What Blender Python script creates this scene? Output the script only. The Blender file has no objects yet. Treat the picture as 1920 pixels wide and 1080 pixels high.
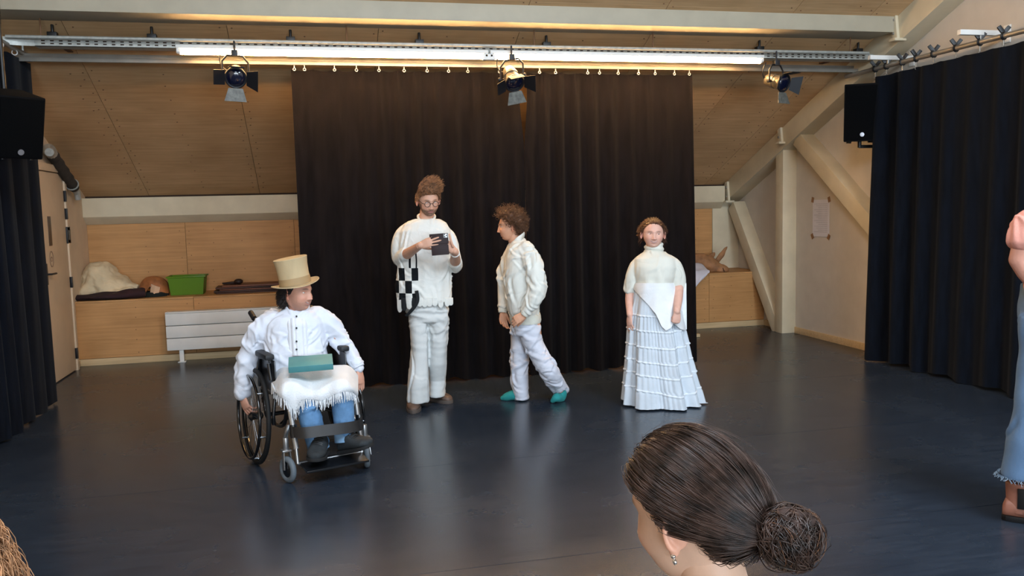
import bpy, bmesh, math, random
import numpy as np
from mathutils import Vector, Matrix, noise
random.seed(7); RNG = np.random.default_rng(7)
SC = bpy.context.scene
COL = SC.collection

# ---------------------------------------------------------------- camera
CAM_H, FOC = 1.57, 1573.0
YAW, PITCH, ROLL = (math.radians(a) for a in (12.8734, 5.4589, 1.411))
_f = Vector((math.sin(YAW)*math.cos(PITCH), math.cos(YAW)*math.cos(PITCH), -math.sin(PITCH)))
_r = Vector((math.cos(YAW), -math.sin(YAW), 0))
_d = _f.cross(_r)
_r2 = math.cos(ROLL)*_r + math.sin(ROLL)*_d
_d2 = -math.sin(ROLL)*_r + math.cos(ROLL)*_d
cam_data = bpy.data.cameras.new('camera')
cam = bpy.data.objects.new('camera', cam_data); COL.objects.link(cam)
cam.matrix_world = Matrix(((_r2.x, -_d2.x, -_f.x, 0), (_r2.y, -_d2.y, -_f.y, 0), (_r2.z, -_d2.z, -_f.z, CAM_H), (0, 0, 0, 1)))
cam_data.sensor_width = 36.0
cam_data.lens = 36.0*FOC/1920
cam_data.clip_start = 0.05
SC.camera = cam

# ---------------------------------------------------------------- world, daylight, exposure
SC.view_settings.view_transform = 'Standard'
SC.view_settings.look = 'None'
SC.view_settings.gamma = 1.0
SC.view_settings.use_curve_mapping = False
SC.view_settings.exposure = 0.0
world = bpy.data.worlds.new('sky'); SC.world = world
world.use_nodes = True
_bg = world.node_tree.nodes['Background']
_bg.inputs['Color'].default_value = (0.55, 0.72, 1.0, 1)
_bg.inputs['Strength'].default_value = 1.0
def area(name, loc, direction, sx, sy, power, color):
    l = bpy.data.lights.new(name, 'AREA'); l.shape = 'RECTANGLE'; l.size = sx; l.size_y = sy
    l.energy = power; l.color = color
    o = bpy.data.objects.new(name, l); COL.objects.link(o)
    o.location = loc; o.rotation_euler = Vector(direction).to_track_quat('-Z', 'Y').to_euler()
    return o
DAY = (0.74, 0.87, 1.0)
# daylight entering through the two windows of the wall behind the camera and the roof lights
area('daylight_window_near', (-0.35, -8.9, 1.65), (0.0, 1, -0.03), 2.9, 1.5, 430, DAY)
area('daylight_window_far', (3.35, -8.9, 1.65), (0.0, 1, -0.03), 2.9, 1.5, 430, DAY)
area('daylight_roof_window', (3.6, 0.9, 4.42), (0.0, 0.62, -0.8), 1.6, 1.7, 200, DAY)
area('daylight_roof_window_other', (0.2, 0.9, 4.42), (0.0, 0.62, -0.8), 1.6, 1.7, 200, DAY)

# ---------------------------------------------------------------- pixel helpers (1920x1080)
CAMP = Vector((0, 0, CAM_H))
def ray(x, y): return _f + _r2*((x-960)/FOC) + _d2*((y-540)/FOC)
def atZ(x, y, Z): r = ray(x, y); return CAMP + r*((Z-CAM_H)/r.z)
def atX(x, y, X): r = ray(x, y); return CAMP + r*(X/r.x)
def atY(x, y, Y): r = ray(x, y); return CAMP + r*(Y/r.y)

# ---------------------------------------------------------------- materials
def _nodes(name):
    m = bpy.data.materials.new(name); m.use_nodes = True
    nt = m.node_tree
    return m, nt, nt.nodes['Principled BSDF']
def _lin(c):
    def f(v):
        v /= 255.0
        return v/12.92 if v <= 0.04045 else ((v+0.055)/1.055)**2.4
    return tuple(f(v) for v in c)
def mat(name, rgb, rough=0.6, var=0.12, scale=(6, 6, 6), bump=0.0, bscale=40, metal=0.0, spec=0.5, sheen=0.0, col_attr=None, detail=4, wrinkle=0.0, wscale=(14, 14, 22), coat=0.0, trans=0.0, sss=0.0):
    """procedural material: base colour (sRGB 0-255) varied by noise in object space, optional relief"""
    m, nt, b = _nodes(name); N, L = nt.nodes, nt.links
    tc = N.new('ShaderNodeTexCoord')
    mp = N.new('ShaderNodeMapping'); mp.inputs['Scale'].default_value = scale
    L.new(tc.outputs['Object'], mp.inputs['Vector'])
    nz = N.new('ShaderNodeTexNoise'); nz.inputs['Scale'].default_value = 1.0; nz.inputs['Detail'].default_value = detail
    L.new(mp.outputs['Vector'], nz.inputs['Vector'])
    c = _lin(rgb)
    mix = N.new('ShaderNodeMix'); mix.data_type = 'RGBA'; mix.blend_type = 'MULTIPLY'
    rmp = N.new('ShaderNodeMapRange'); rmp.inputs['From Min'].default_value = 0.3; rmp.inputs['From Max'].default_value = 0.7
    rmp.inputs['To Min'].default_value = 1-var*1.6; rmp.inputs['To Max'].default_value = 1+var*0.6
    L.new(nz.outputs['Fac'], rmp.inputs['Value'])
    mix.inputs[0].default_value = 1.0
    if col_attr:
        at = N.new('ShaderNodeAttribute'); at.attribute_name = col_attr
        L.new(at.outputs['Color'], mix.inputs[6])
    else:
        mix.inputs[6].default_value = (*c, 1)
    L.new(rmp.outputs['Result'], mix.inputs[7])
    L.new(mix.outputs[2], b.inputs['Base Color'])
    b.inputs['Roughness'].default_value = rough
    b.inputs['Metallic'].default_value = metal
    b.inputs['Specular IOR Level'].default_value = spec
    if sheen: b.inputs['Sheen Weight'].default_value = sheen
    if coat: b.inputs['Coat Weight'].default_value = coat; b.inputs['Coat Roughness'].default_value = 0.15
    if trans: b.inputs['Transmission Weight'].default_value = trans
    if sss:
        b.inputs['Subsurface Weight'].default_value = sss; b.inputs['Subsurface Radius'].default_value = (0.012, 0.005, 0.003); b.inputs['Subsurface Scale'].default_value = 1.0
    if bump:
        n2 = N.new('ShaderNodeTexNoise'); n2.inputs['Scale'].default_value = bscale; n2.inputs['Detail'].default_value = 3
        L.new(tc.outputs['Object'], n2.inputs['Vector'])
        bp = N.new('ShaderNodeBump'); bp.inputs['Strength'].default_value = bump; bp.inputs['Distance'].default_value = 0.01
        L.new(n2.outputs['Fac'], bp.inputs['Height']); L.new(bp.outputs['Normal'], b.inputs['Normal'])
        if wrinkle:   # creases of worn cloth
            m3 = N.new('ShaderNodeMapping'); m3.inputs['Scale'].default_value = wscale; m3.inputs['Rotation'].default_value = (0.3, 0.35, 0.2)
            L.new(tc.outputs['Object'], m3.inputs['Vector'])
            n3 = N.new('ShaderNodeTexNoise'); n3.inputs['Scale'].default_value = 1.0; n3.inputs['Detail'].default_value = 0.8; n3.inputs['Distortion'].default_value = 1.0
            L.new(m3.outputs['Vector'], n3.inputs['Vector'])
            ab = N.new('ShaderNodeMath'); ab.operation = 'SUBTRACT'; ab.inputs[1].default_value = 0.5; L.new(n3.outputs['Fac'], ab.inputs[0])
            a2 = N.new('ShaderNodeMath'); a2.operation = 'ABSOLUTE'; L.new(ab.outputs[0], a2.inputs[0])
            b2 = N.new('ShaderNodeBump'); b2.inputs['Strength'].default_value = wrinkle; b2.inputs['Distance'].default_value = 0.06
            L.new(a2.outputs[0], b2.inputs['Height']); L.new(b2.outputs['Normal'], bp.inputs['Normal'])
    return m
def emit(name, rgb, strength):
    m, nt, b = _nodes(name)
    b.inputs['Base Color'].default_value = (*_lin(rgb), 1)
    b.inputs['Emission Color'].default_value = (*_lin(rgb), 1)
    b.inputs['Emission Strength'].default_value = strength
    return m

# ---------------------------------------------------------------- mesh building
def frame_of(t, ref=None):
    t = Vector(t).normalized()
    ref = Vector(ref) if ref is not None else (Vector((1, 0, 0)) if abs(t.x) < 0.9 else Vector((0, 1, 0)))
    u = (ref - t*ref.dot(t))
    if u.length < 1e-6: u = t.orthogonal()
    u.normalize()
    return u, t.cross(u)
class MB:
    """collects pieces of one part; build() links them as one mesh object"""
    def __init__(s): s.v = []; s.f = []; s.mi = []
    def add(s, verts, faces, mi=0):
        o = len(s.v); s.v += [tuple(p) for p in verts]; s.f += [tuple(i+o for i in f) for f in faces]; s.mi += [mi]*len(faces); return s
    def box(s, c, size, rot=None, mi=0):
        c = Vector(c); hx, hy, hz = (a/2 for a in size)
        P = [Vector((x, y, z)) for x in (-hx, hx) for y in (-hy, hy) for z in (-hz, hz)]
        if rot is not None: P = [rot @ p for p in P]
        return s.add([c+p for p in P], [(0, 1, 3, 2), (4, 6, 7, 5), (0, 4, 5, 1), (2, 3, 7, 6), (0, 2, 6, 4), (1, 5, 7, 3)], mi)
    def box2(s, a, b, mi=0):
        a, b = Vector(a), Vector(b)
        return s.box((a+b)/2, [abs(b[i]-a[i]) for i in range(3)], None, mi)
    def beam(s, a, b, w, h, ref=(0, 0, 1), mi=0):
        a, b = Vector(a), Vector(b); t = (b-a); u, v = frame_of(t, ref)
        R = Matrix((u, v, t.normalized())).transposed()
        return s.box((a+b)/2, (w, h, t.length), R, mi)
    def loft(s, rings, cap=True, mi=0):
        n = len(rings[0]); V = []; F = []
        for r in rings: V += list(r)
        for i in range(len(rings)-1):
            for j in range(n):
                k = (j+1) % n
                F.append((i*n+j, i*n+k, (i+1)*n+k, (i+1)*n+j))
        if cap:
            F.append(tuple(range(n-1, -1, -1))); o = (len(rings)-1)*n; F.append(tuple(range(o, o+n)))
        return s.add(V, F, mi)
    def tube(s, pts, r, n=10, ref=None, cap=True, mi=0, round_ends=False):
        """pts polyline; r: radius, list of radii, or list of (ru, rv)"""
        P = [Vector(p) for p in pts]
        if not isinstance(r, (list, tuple)): r = [r]*len(P)
        r = [(a, a) if not isinstance(a, (tuple, list)) else a for a in r]
        if round_ends:
            P2, r2 = [], []
            t0 = (P[0]-P[1]).normalized(); t1 = (P[-1]-P[-2]).normalized()
            for k in (80, 55, 28):
                a = math.radians(k); m = min(r[0]); P2.append(P[0]+t0*m*math.sin(a)); r2.append((r[0][0]*math.cos(a), r[0][1]*math.cos(a)))
            P2 += P; r2 += r
            for k in (28, 55, 80):
                a = math.radians(k); m = min(r[-1]); P2.append(P[-1]+t1*m*math.sin(a)); r2.append((r[-1][0]*math.cos(a), r[-1][1]*math.cos(a)))
            P, r = P2, r2
        rings = []; u = None
        for i, p in enumerate(P):
            t = (P[min(i+1, len(P)-1)]-P[max(i-1, 0)])
            if t.length < 1e-9: t = Vector((0, 0, 1))
            if ref is not None: u, v = frame_of(t, ref)
            elif u is None: u, v = frame_of(t)
            else: u, v = frame_of(t, u)
            ru, rv = r[i]
            rings.append([p+u*(ru*math.cos(2*math.pi*k/n))+v*(rv*math.sin(2*math.pi*k/n)) for k in range(n)])
        return s.loft(rings, cap, mi)
    def sphere(s, c, r, n=16, m=10, rot=None, mi=0):
        c = Vector(c); r = (r, r, r) if not isinstance(r, (tuple, list)) else r
        rings = []
        for i in range(1, m):
            a = math.pi*i/m
            ring = []
            for k in range(n):
                b = 2*math.pi*k/n
                p = Vector((r[0]*math.sin(a)*math.cos(b), r[1]*math.sin(a)*math.sin(b), -r[2]*math.cos(a)))
                ring.append(c+(rot @ p if rot is not None else p))
            rings.append(ring)
        return s.loft(rings, True, mi)
    def lathe(s, prof, c=(0, 0, 0), n=24, rot=None, mi=0, cap=True):
        c = Vector(c); rings = []
        for r, z in prof:
            ring = []
            for k in range(n):
                p = Vector((r*math.cos(2*math.pi*k/n), r*math.sin(2*math.pi*k/n), z))
                ring.append(c+(rot @ p if rot is not None else p))
            rings.append(ring)
        return s.loft(rings, cap, mi)
    def ring(s, c, R, r, rot=None, n=40, m=8, mi=0):
        c = Vector(c); V = []; F = []
        for i in range(n):
            a = 2*math.pi*i/n
            for j in range(m):
                b = 2*math.pi*j/m
                p = Vector(((R+r*math.cos(b))*math.cos(a), (R+r*math.cos(b))*math.sin(a), r*math.sin(b)))
                V.append(c+(rot @ p if rot is not None else p))
        for i in range(n):
            for j in range(m):
                F.append((i*m+j, ((i+1) % n)*m+j, ((i+1) % n)*m+(j+1) % m, i*m+(j+1) % m))
        return s.add(V, F, mi)
    def prism(s, poly, thick, origin=(0, 0, 0), rot=None, mi=0):
        """poly in local XY, extruded along local Z by thick (centred)"""
        n = len(poly); o = Vector(origin); V = []
        for z in (-thick/2, thick/2):
            for x, y in poly:
                p = Vector((x, y, z)); V.append(o+(rot @ p if rot is not None else p))
        F = [tuple(range(n-1, -1, -1)), tuple(range(n, 2*n))]
        F += [(j, (j+1) % n, n+(j+1) % n, n+j) for j in range(n)]
        return s.add(V, F, mi)
    def sheet(s, nu, nv, fn, thick=0.0, mi=0):
        """grid surface fn(u,v)->point; a second layer closes it when thick>0 (offset along the normal)"""
        P = [[Vector(fn(i/(nu-1), j/(nv-1))) for j in range(nv)] for i in range(nu)]
        V = [p for row in P for p in row]; F = [(i*nv+j, (i+1)*nv+j, (i+1)*nv+j+1, i*nv+j+1) for i in range(nu-1) for j in range(nv-1)]
        if thick:
            B = []
            for i in range(nu):
                for j in range(nv):
                    a = P[min(i+1, nu-1)][j]-P[max(i-1, 0)][j]; b = P[i][min(j+1, nv-1)]-P[i][max(j-1, 0)]
                    nn = a.cross(b); nn = nn.normalized() if nn.length > 1e-12 else Vector((0, 0, 1))
                    B.append(P[i][j]-nn*thick)
            o = len(V); V += B
            F += [(o+i*nv+j, o+i*nv+j+1, o+(i+1)*nv+j+1, o+(i+1)*nv+j) for i in range(nu-1) for j in range(nv-1)]
            for i in range(nu-1):
                F += [(i*nv, o+i*nv, o+(i+1)*nv, (i+1)*nv), (i*nv+nv-1, (i+1)*nv+nv-1, o+(i+1)*nv+nv-1, o+i*nv+nv-1)]
            for j in range(nv-1):
                F += [(j, j+1, o+j+1, o+j), ((nu-1)*nv+j, o+(nu-1)*nv+j, o+(nu-1)*nv+j+1, (nu-1)*nv+j+1)]
        return s.add(V, F, mi)
    def mesh(s, name='mesh', fix=True):
        me = bpy.data.meshes.new(name); me.from_pydata(s.v, [], s.f); me.polygons.foreach_set('material_index', s.mi)
        if fix:
            bm = bmesh.new(); bm.from_mesh(me); bmesh.ops.recalc_face_normals(bm, faces=bm.faces); bm.to_mesh(me); bm.free()
        me.update(); return me
    def build(s, name, m, parent=None, smooth=40, bevel=0.0, loc=None, fix=True):
        return link(name, s.mesh(name, fix), m, parent, smooth, bevel, loc)
def link(name, me, m, parent=None, smooth=40, bevel=0.0, loc=None):
    o = bpy.data.objects.new(name, me); COL.objects.link(o)
    for mm in (m if isinstance(m, (list, tuple)) else [m]): me.materials.append(mm)
    if bevel:
        bm = bmesh.new(); bm.from_mesh(me)
        ed = [e for e in bm.edges if len(e.link_faces) == 2 and e.calc_face_angle(0) > 0.6]
        bmesh.ops.bevel(bm, geom=ed, offset=bevel, segments=2, profile=0.6, affect='EDGES', clamp_overlap=True)
        bm.to_mesh(me); bm.free()
    if smooth:
        me.polygons.foreach_set('use_smooth', [True]*len(me.polygons)); me.set_sharp_from_angle(angle=math.radians(smooth))
    if parent is not None: o.parent = parent
    if loc is not None: o.location = loc
    return o
def tag(o, label=None, cat=None, group=None, kind=None):
    if label: o['label'] = label
    if cat: o['category'] = cat
    if group: o['group'] = group
    if kind: o['kind'] = kind
    return o
def thing(name, label, cat, loc=(0, 0, 0), rz=0.0, group=None, kind=None):
    o = bpy.data.objects.new(name, None); COL.objects.link(o); o.empty_display_size = 0.1
    o.location = loc; o.rotation_euler = (0, 0, rz)
    return tag(o, label, cat, group, kind)
def evaluated(me, mods):
    """apply modifiers given as (type, {props}) to a mesh, return the resulting mesh"""
    o = bpy.data.objects.new('tmp', me); COL.objects.link(o)
    for t, pr in mods:
        md = o.modifiers.new(t, t)
        for k, v in pr.items(): setattr(md, k, v)
    dg = bpy.context.evaluated_depsgraph_get()
    out = bpy.data.meshes.new_from_object(o.evaluated_get(dg))
    bpy.data.objects.remove(o); bpy.data.meshes.remove(me)
    return out
def fuse(mb, voxel=0.008, smooth=6, factor=0.5):
    """union of overlapping closed volumes into one continuous skin"""
    return evaluated(mb.mesh('tmp'), [('REMESH', dict(mode='VOXEL', voxel_size=voxel)), ('SMOOTH', dict(factor=factor, iterations=smooth))])
def vget(me):
    a = np.empty(len(me.vertices)*3); me.vertices.foreach_get('co', a); return a.reshape(-1, 3)
def nget(me):
    a = np.empty(len(me.vertices)*3); me.vertices.foreach_get('normal', a); return a.reshape(-1, 3)
def vset(me, a):
    me.vertices.foreach_set('co', np.ascontiguousarray(a).ravel()); me.update()
def sstep(x, a, b):
    t = np.clip((x-a)/(b-a), 0, 1); return t*t*(3-2*t)
def nz3(P, sc, seed=0):
    """vectorised smooth pseudo noise, about -1..1"""
    P = np.asarray(P)*np.asarray(sc); r = np.random.default_rng(seed); out = np.zeros(len(P))
    for k in range(7):
        d = r.normal(size=3); d /= np.linalg.norm(d); w = 0.7+1.6*r.random(); ph = r.random()*6.28
        d2 = r.normal(size=3); d2 /= np.linalg.norm(d2)
        out += np.sin(P@d*w*2.2+ph+1.3*np.sin(P@d2*1.7+ph*2))/7**0.5
    return out*0.8
# ================================================================ ROOM
XL, XR, YB = -2.545, 5.50, 9.65
def slope(Y): return 1.83+0.42*(10.31-Y)
RIDGE = 3.0
def wood_mat(name, rgb, gscale=(1.2, 30, 30), var=0.22, rough=0.55):
    """rotary-cut plywood: long soft grain figure and cloudy patches"""
    m, nt, b = _nodes(name); N, L = nt.nodes, nt.links
    tc = N.new('ShaderNodeTexCoord')
    oi = N.new('ShaderNodeObjectInfo')
    ad = N.new('ShaderNodeVectorMath'); ad.operation = 'ADD'
    sc_ = N.new('ShaderNodeVectorMath'); sc_.operation = 'SCALE'; sc_.inputs['Scale'].default_value = 37.0
    cb = N.new('ShaderNodeCombineXYZ')
    for k in range(3): L.new(oi.outputs['Random'], cb.inputs[k])
    L.new(cb.outputs[0], sc_.inputs[0]); L.new(tc.outputs['Object'], ad.inputs[0]); L.new(sc_.outputs[0], ad.inputs[1])
    mp = N.new('ShaderNodeMapping'); mp.inputs['Scale'].default_value = gscale
    L.new(ad.outputs[0], mp.inputs['Vector'])
    n1 = N.new('ShaderNodeTexNoise'); n1.inputs['Scale'].default_value = 1.0; n1.inputs['Detail'].default_value = 6; n1.inputs['Distortion'].default_value = 1.2
    L.new(mp.outputs['Vector'], n1.inputs['Vector'])
    n2 = N.new('ShaderNodeTexNoise'); n2.inputs['Scale'].default_value = 2.2; n2.inputs['Detail'].default_value = 3
    L.new(ad.outputs[0], n2.inputs['Vector'])
    cr = N.new('ShaderNodeValToRGB'); c = _lin(rgb)
    cr.color_ramp.elements[0].position = 0.25; cr.color_ramp.elements[0].color = (*[v*(1-var*1.5) for v in (c[0], c[1]*0.93, c[2]*0.8)], 1)
    cr.color_ramp.elements[1].position = 0.7; cr.color_ramp.elements[1].color = (*[min(1, v*(1+var*0.45)) for v in c], 1)
    mx = N.new('ShaderNodeMath'); mx.operation = 'MULTIPLY_ADD'; mx.inputs[1].default_value = 0.55
    L.new(n1.outputs['Fac'], mx.inputs[0])
    m2 = N.new('ShaderNodeMath'); m2.operation = 'MULTIPLY'; m2.inputs[1].default_value = 0.45
    L.new(n2.outputs['Fac'], m2.inputs[0]); L.new(m2.outputs[0], mx.inputs[2])
    L.new(mx.outputs[0], cr.inputs['Fac']); L.new(cr.outputs['Color'], b.inputs['Base Color'])
    b.inputs['Roughness'].default_value = rough; b.inputs['Specular IOR Level'].default_value = 0.3
    return m
M = {}
M['ply'] = wood_mat('plywood', (194, 146, 94))
M['ply_ceiling'] = wood_mat('plywood ceiling', (206, 170, 128), gscale=(1.5, 26, 26), var=0.2)
M['cream'] = mat('cream painted timber', (210, 198, 170), 0.5, 0.05)
M['wallpaint'] = mat('off white wall paint', (200, 192, 180), 0.85, 0.04, bump=0.05)
M['leftpaint'] = mat('beige wall paint', (214, 190, 160), 0.8, 0.05)
M['doorpaint'] = mat('door paint', (214, 190, 160), 0.55, 0.04)
M['groove'] = mat('dark joint', (52, 36, 24), 0.9)
M['screw'] = mat('sunken screw head', (112, 78, 50), 0.7)
M['skirting'] = wood_mat('pale wood skirting', (212, 186, 146))
M['black'] = mat('black plastic', (8, 8, 10), 0.45)
M['blackmetal'] = mat('black painted metal', (18, 19, 24), 0.4, metal=0.2)
M['galv'] = mat('galvanised steel', (176, 178, 172), 0.45, 0.15, (25, 25, 25), metal=0.35)
M['rail'] = mat('grey aluminium rail', (150, 146, 138), 0.4, metal=0.5)
M['white'] = mat('white enamel', (226, 226, 222), 0.4, 0.04)
M['curtain'] = mat('black stage curtain', (18, 15, 17), 0.95, 0.25, (30, 30, 4), bump=0.25, bscale=220, sheen=0.03, spec=0.1)
M['curtain_blue'] = mat('blue black stage curtain', (10, 16, 26), 0.95, 0.25, (30, 30, 4), bump=0.25, bscale=220, sheen=0.04, spec=0.1)

# floor: black dance vinyl laid in strips
def vinyl():
    m, nt, b = _nodes('black dance vinyl'); N, L = nt.nodes, nt.links
    tc = N.new('ShaderNodeTexCoord')
    n1 = N.new('ShaderNodeTexNoise'); n1.inputs['Scale'].default_value = 1.3; n1.inputs['Detail'].default_value = 5; n1.inputs['Roughness'].default_value = 0.6
    L.new(tc.outputs['Object'], n1.inputs['Vector'])
    mp = N.new('ShaderNodeMapping'); mp.inputs['Scale'].default_value = (3.0, 22, 1); mp.inputs['Rotation'].default_value = (0, 0, 0.25)
    L.new(tc.outputs['Object'], mp.inputs['Vector'])
    n2 = N.new('ShaderNodeTexNoise'); n2.inputs['Scale'].default_value = 1.5; n2.inputs['Detail'].default_value = 5; n2.inputs['Distortion'].default_value = 0.8
    L.new(mp.outputs['Vector'], n2.inputs['Vector'])
    # scuffs: thin pale scratches
    mp2 = N.new('ShaderNodeMapping'); mp2.inputs['Scale'].default_value = (2.2, 9, 1); mp2.inputs['Rotation'].default_value = (0, 0, -0.5)
    L.new(tc.outputs['Object'], mp2.inputs['Vector'])
    n3 = N.new('ShaderNodeTexNoise'); n3.inputs['Scale'].default_value = 2.5; n3.inputs['Detail'].default_value = 6; n3.inputs['Roughness'].default_value = 0.75
    L.new(mp2.outputs['Vector'], n3.inputs['Vector'])
    sc_ = N.new('ShaderNodeMapRange'); sc_.inputs['From Min'].default_value = 0.66; sc_.inputs['From Max'].default_value = 0.82
    L.new(n3.outputs['Fac'], sc_.inputs['Value'])
    cr = N.new('ShaderNodeValToRGB')
    cr.color_ramp.elements[0].position = 0.3; cr.color_ramp.elements[0].color = (0.012, 0.0185, 0.030, 1)
    cr.color_ramp.elements[1].position = 0.75; cr.color_ramp.elements[1].color = (0.031, 0.043, 0.063, 1)
    av = N.new('ShaderNodeMath'); av.operation = 'MULTIPLY_ADD'; av.inputs[1].default_value = 0.5
    hf = N.new('ShaderNodeMath'); hf.operation = 'MULTIPLY'; hf.inputs[1].default_value = 0.5
    L.new(n2.outputs['Fac'], hf.inputs[0]); L.new(n1.outputs['Fac'], av.inputs[0]); L.new(hf.outputs[0], av.inputs[2])
    L.new(av.outputs[0], cr.inputs['Fac'])
    mx = N.new('ShaderNodeMix'); mx.data_type = 'RGBA'; sf_ = N.new('ShaderNodeMath'); sf_.operation = 'MULTIPLY'; sf_.inputs[1].default_value = 0.3; L.new(sc_.outputs['Result'], sf_.inputs[0]); L.new(sf_.outputs[0], mx.inputs[0])
    L.new(cr.outputs['Color'], mx.inputs[6]); mx.inputs[7].default_value = (0.09, 0.10, 0.115, 1)
    L.new(mx.outputs[2], b.inputs['Base Color'])
    rr = N.new('ShaderNodeMapRange'); rr.inputs['To Min'].default_value = 0.20; rr.inputs['To Max'].default_value = 0.33
    L.new(n1.outputs['Fac'], rr.inputs['Value']); L.new(rr.outputs['Result'], b.inputs['Roughness'])
    b.inputs['Specular IOR Level'].default_value = 0.42
    bp = N.new('ShaderNodeBump'); bp.inputs['Strength'].default_value = 0.06; bp.inputs['Distance'].default_value = 0.004
    L.new(n2.outputs['Fac'], bp.inputs['Height']); L.new(bp.outputs['Normal'], b.inputs['Normal'])
    return m
M['vinyl'] = vinyl()
fl = thing('floor', 'black vinyl dance floor laid in wide strips', None, kind='structure'); 
MB().box2((XL-0.3, -9.2, -0.06), (XR+0.3, 10.6, -0.006)).build('subfloor', M['groove'], fl)
seams = [-9.2, -7.1, -5.6, -4.1, -2.6, -1.05, 0.47, 1.99, 3.51, 5.03, 6.55, 8.07, YB]
for a, b in zip(seams, seams[1:]):
    MB().box2((XL-0.02, a+0.0015, -0.006), (XR+0.02, b-0.0015, 0.0)).build('vinyl_strip', M['vinyl'], fl)

# walls
tag(MB().box2((XL-0.15, -9.2, 0), (XL, 10.6, 5.0)).build('wall_left', M['leftpaint']), 'beige painted wall with the door, behind black curtain', kind='structure')
tag(MB().box2((XR, -9.2, 0), (XR+0.15, 10.6, 5.2)).build('wall_right', M['wallpaint']), 'off-white gable wall behind cream timber truss', kind='structure')
wb = thing('wall_back', 'plywood knee wall behind the bench below the eave', None, kind='structure')
bn = thing('plywood_bench', 'long built-in plywood bench box below the eave', 'bench', kind='structure')
# bench front boards, bench top, back boards, each its own sheet
bx = [XL, -1.36, -0.14, 1.08, 2.30, 3.52, 4.74, XR]
for a, b in zip(bx, bx[1:]):
    MB().box2((a+0.002, YB, 0.075), (b-0.002, YB+0.018, 0.672)).build('bench_front_panel', M['ply'], bn)
    MB().box2((a+0.002, YB-0.004, 0.674), (b-0.002, 10.35, 0.692)).build('bench_top_panel', M['ply'], bn)
px = [XL, -1.50, -0.28, 0.94, 2.16, 3.38, 4.60, 5.12]
for a, b in zip(px, px[1:]):
    MB().box2((a+0.002, 10.33, 0.694), (b-0.002, 10.35, 1.52)).build('back_panel', M['ply'], wb)
MB().box2((5.122, 10.325, 0.694), (XR, 10.35, 1.6)).build('end_board', M['cream'], wb)
MB().box2((XL, YB+0.03, 0), (XR, 10.35, 0.67)).build('bench_core', M['groove'], bn)
MB().box2((XL, 10.352, 0.0), (XR, 10.6, 2.2)).build('backing', M['groove'], wb)
def screws(xs, y, zs, parent, r=0.0055, jit=0.02):
    mb = MB()
    for x in xs:
        for z in zs:
            mb.lathe([(r, -0.003), (r*0.9, 0.0012)], (x+random.uniform(-jit, jit), y, z+random.uniform(-jit, jit)), 6, Matrix.Rotation(math.pi/2, 3, 'X'))
    o = mb.build('screw_heads', M['screw'], parent); o['kind'] = 'stuff'; return o
screws([x+d for x in bx[1:-1] for d in (-0.05, 0.05)]+[x+0.6 for x in bx[:-1]]+[x+0.3 for x in bx[1:-1]], YB-0.0005, (0.12, 0.25, 0.38, 0.51, 0.62), bn)
screws([x+d for x in px[1:-1] for d in (-0.05, 0.05)]+[x+0.62 for x in px[:-2]]+[x+0.3 for x in px[1:-1]], 10.3295, (0.8, 0.95, 1.1, 1.25, 1.4), wb)
bb = MB().box2((XL, YB-0.014, 0.0), (XR, YB, 0.072)).build('baseboard_back', M['skirting'], bevel=0.003); tag(bb, 'pale wooden skirting along the plywood bench', kind='structure')
bb = MB().box2((XR-0.016, 4.0, 0.0), (XR, YB-0.02, 0.075)).build('baseboard_right', M['skirting'], bevel=0.003); tag(bb, 'pale wooden skirting along the gable wall', kind='structure')
bb = MB().box2((XL, 5.0, 0.0), (XL+0.016, YB-0.02, 0.06)).build('baseboard_left', M['skirting'], bevel=0.003); tag(bb, 'pale wooden skirting beneath the door wall', kind='structure')

# sloped plywood ceiling in sheets (each sheet its own board), the other roof side, front wall with windows
ce = thing('ceiling', 'sloping plywood ceiling under the roof', None, kind='structure')
cx = [XL-0.05, -1.87, -0.65, 0.57, 1.79, 3.01, 4.23, 5.02, XR+0.05]
cy = [10.45, 6.9, 4.6, RIDGE]
def slab(x0, x1, y0, y1, t=0.018):
    P = [(x0, y0, slope(y0)), (x1, y0, slope(y0)), (x1, y1, slope(y1)), (x0, y1, slope(y1))]
    return MB().add(P+[(x, y, z+t) for x, y, z in P], [(0, 1, 2, 3), (7, 6, 5, 4), (0, 4, 5, 1), (1, 5, 6, 2), (2, 6, 7, 3), (3, 7, 4, 0)])
for i in range(len(cx)-1):
    for j in range(len(cy)-1):
        slab(cx[i]+0.0022, cx[i+1]-0.0022, cy[j]-0.0015, cy[j+1]+0.0015).build('ceiling_board', M['ply_ceiling'], ce)
P = [(XL-0.2, 10.7, slope(10.7)+0.022), (XR+0.2, 10.7, slope(10.7)+0.022), (XR+0.2, RIDGE, slope(RIDGE)+0.022), (XL-0.2, RIDGE, slope(RIDGE)+0.022)]
MB().add(P+[(x, y, z+0.1) for x, y, z in P], [(0, 1, 2, 3), (7, 6, 5, 4), (0, 4, 5, 1), (1, 5, 6, 2), (2, 6, 7, 3), (3, 7, 4, 0)]).build('roof_deck', M['groove'], ce)
mb = MB()
for x in cx[1:-1]:
    for d in (-0.05, 0.05):
        for k in range(24):
            y = 10.2-k*0.15+random.uniform(-.03, .03); mb.lathe([(0.007, -0.003), (0.006, 0.003)], (x+d+random.uniform(-.015, .015), y, slope(y)-0.0015), 6)
for x in [a+0.6 for a in cx[:-2]]:
    for k in range(18):
        y = 10.2-k*0.2+random.uniform(-.04, .04); mb.lathe([(0.007, -0.003), (0.006, 0.003)], (x+random.uniform(-.02, .02), y, slope(y)-0.0015), 6)
mb.build('screw_heads', M['screw'], ce)['kind'] = 'stuff'
def back_slope(Y): return slope(RIDGE)-0.20*(RIDGE-Y)
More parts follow.
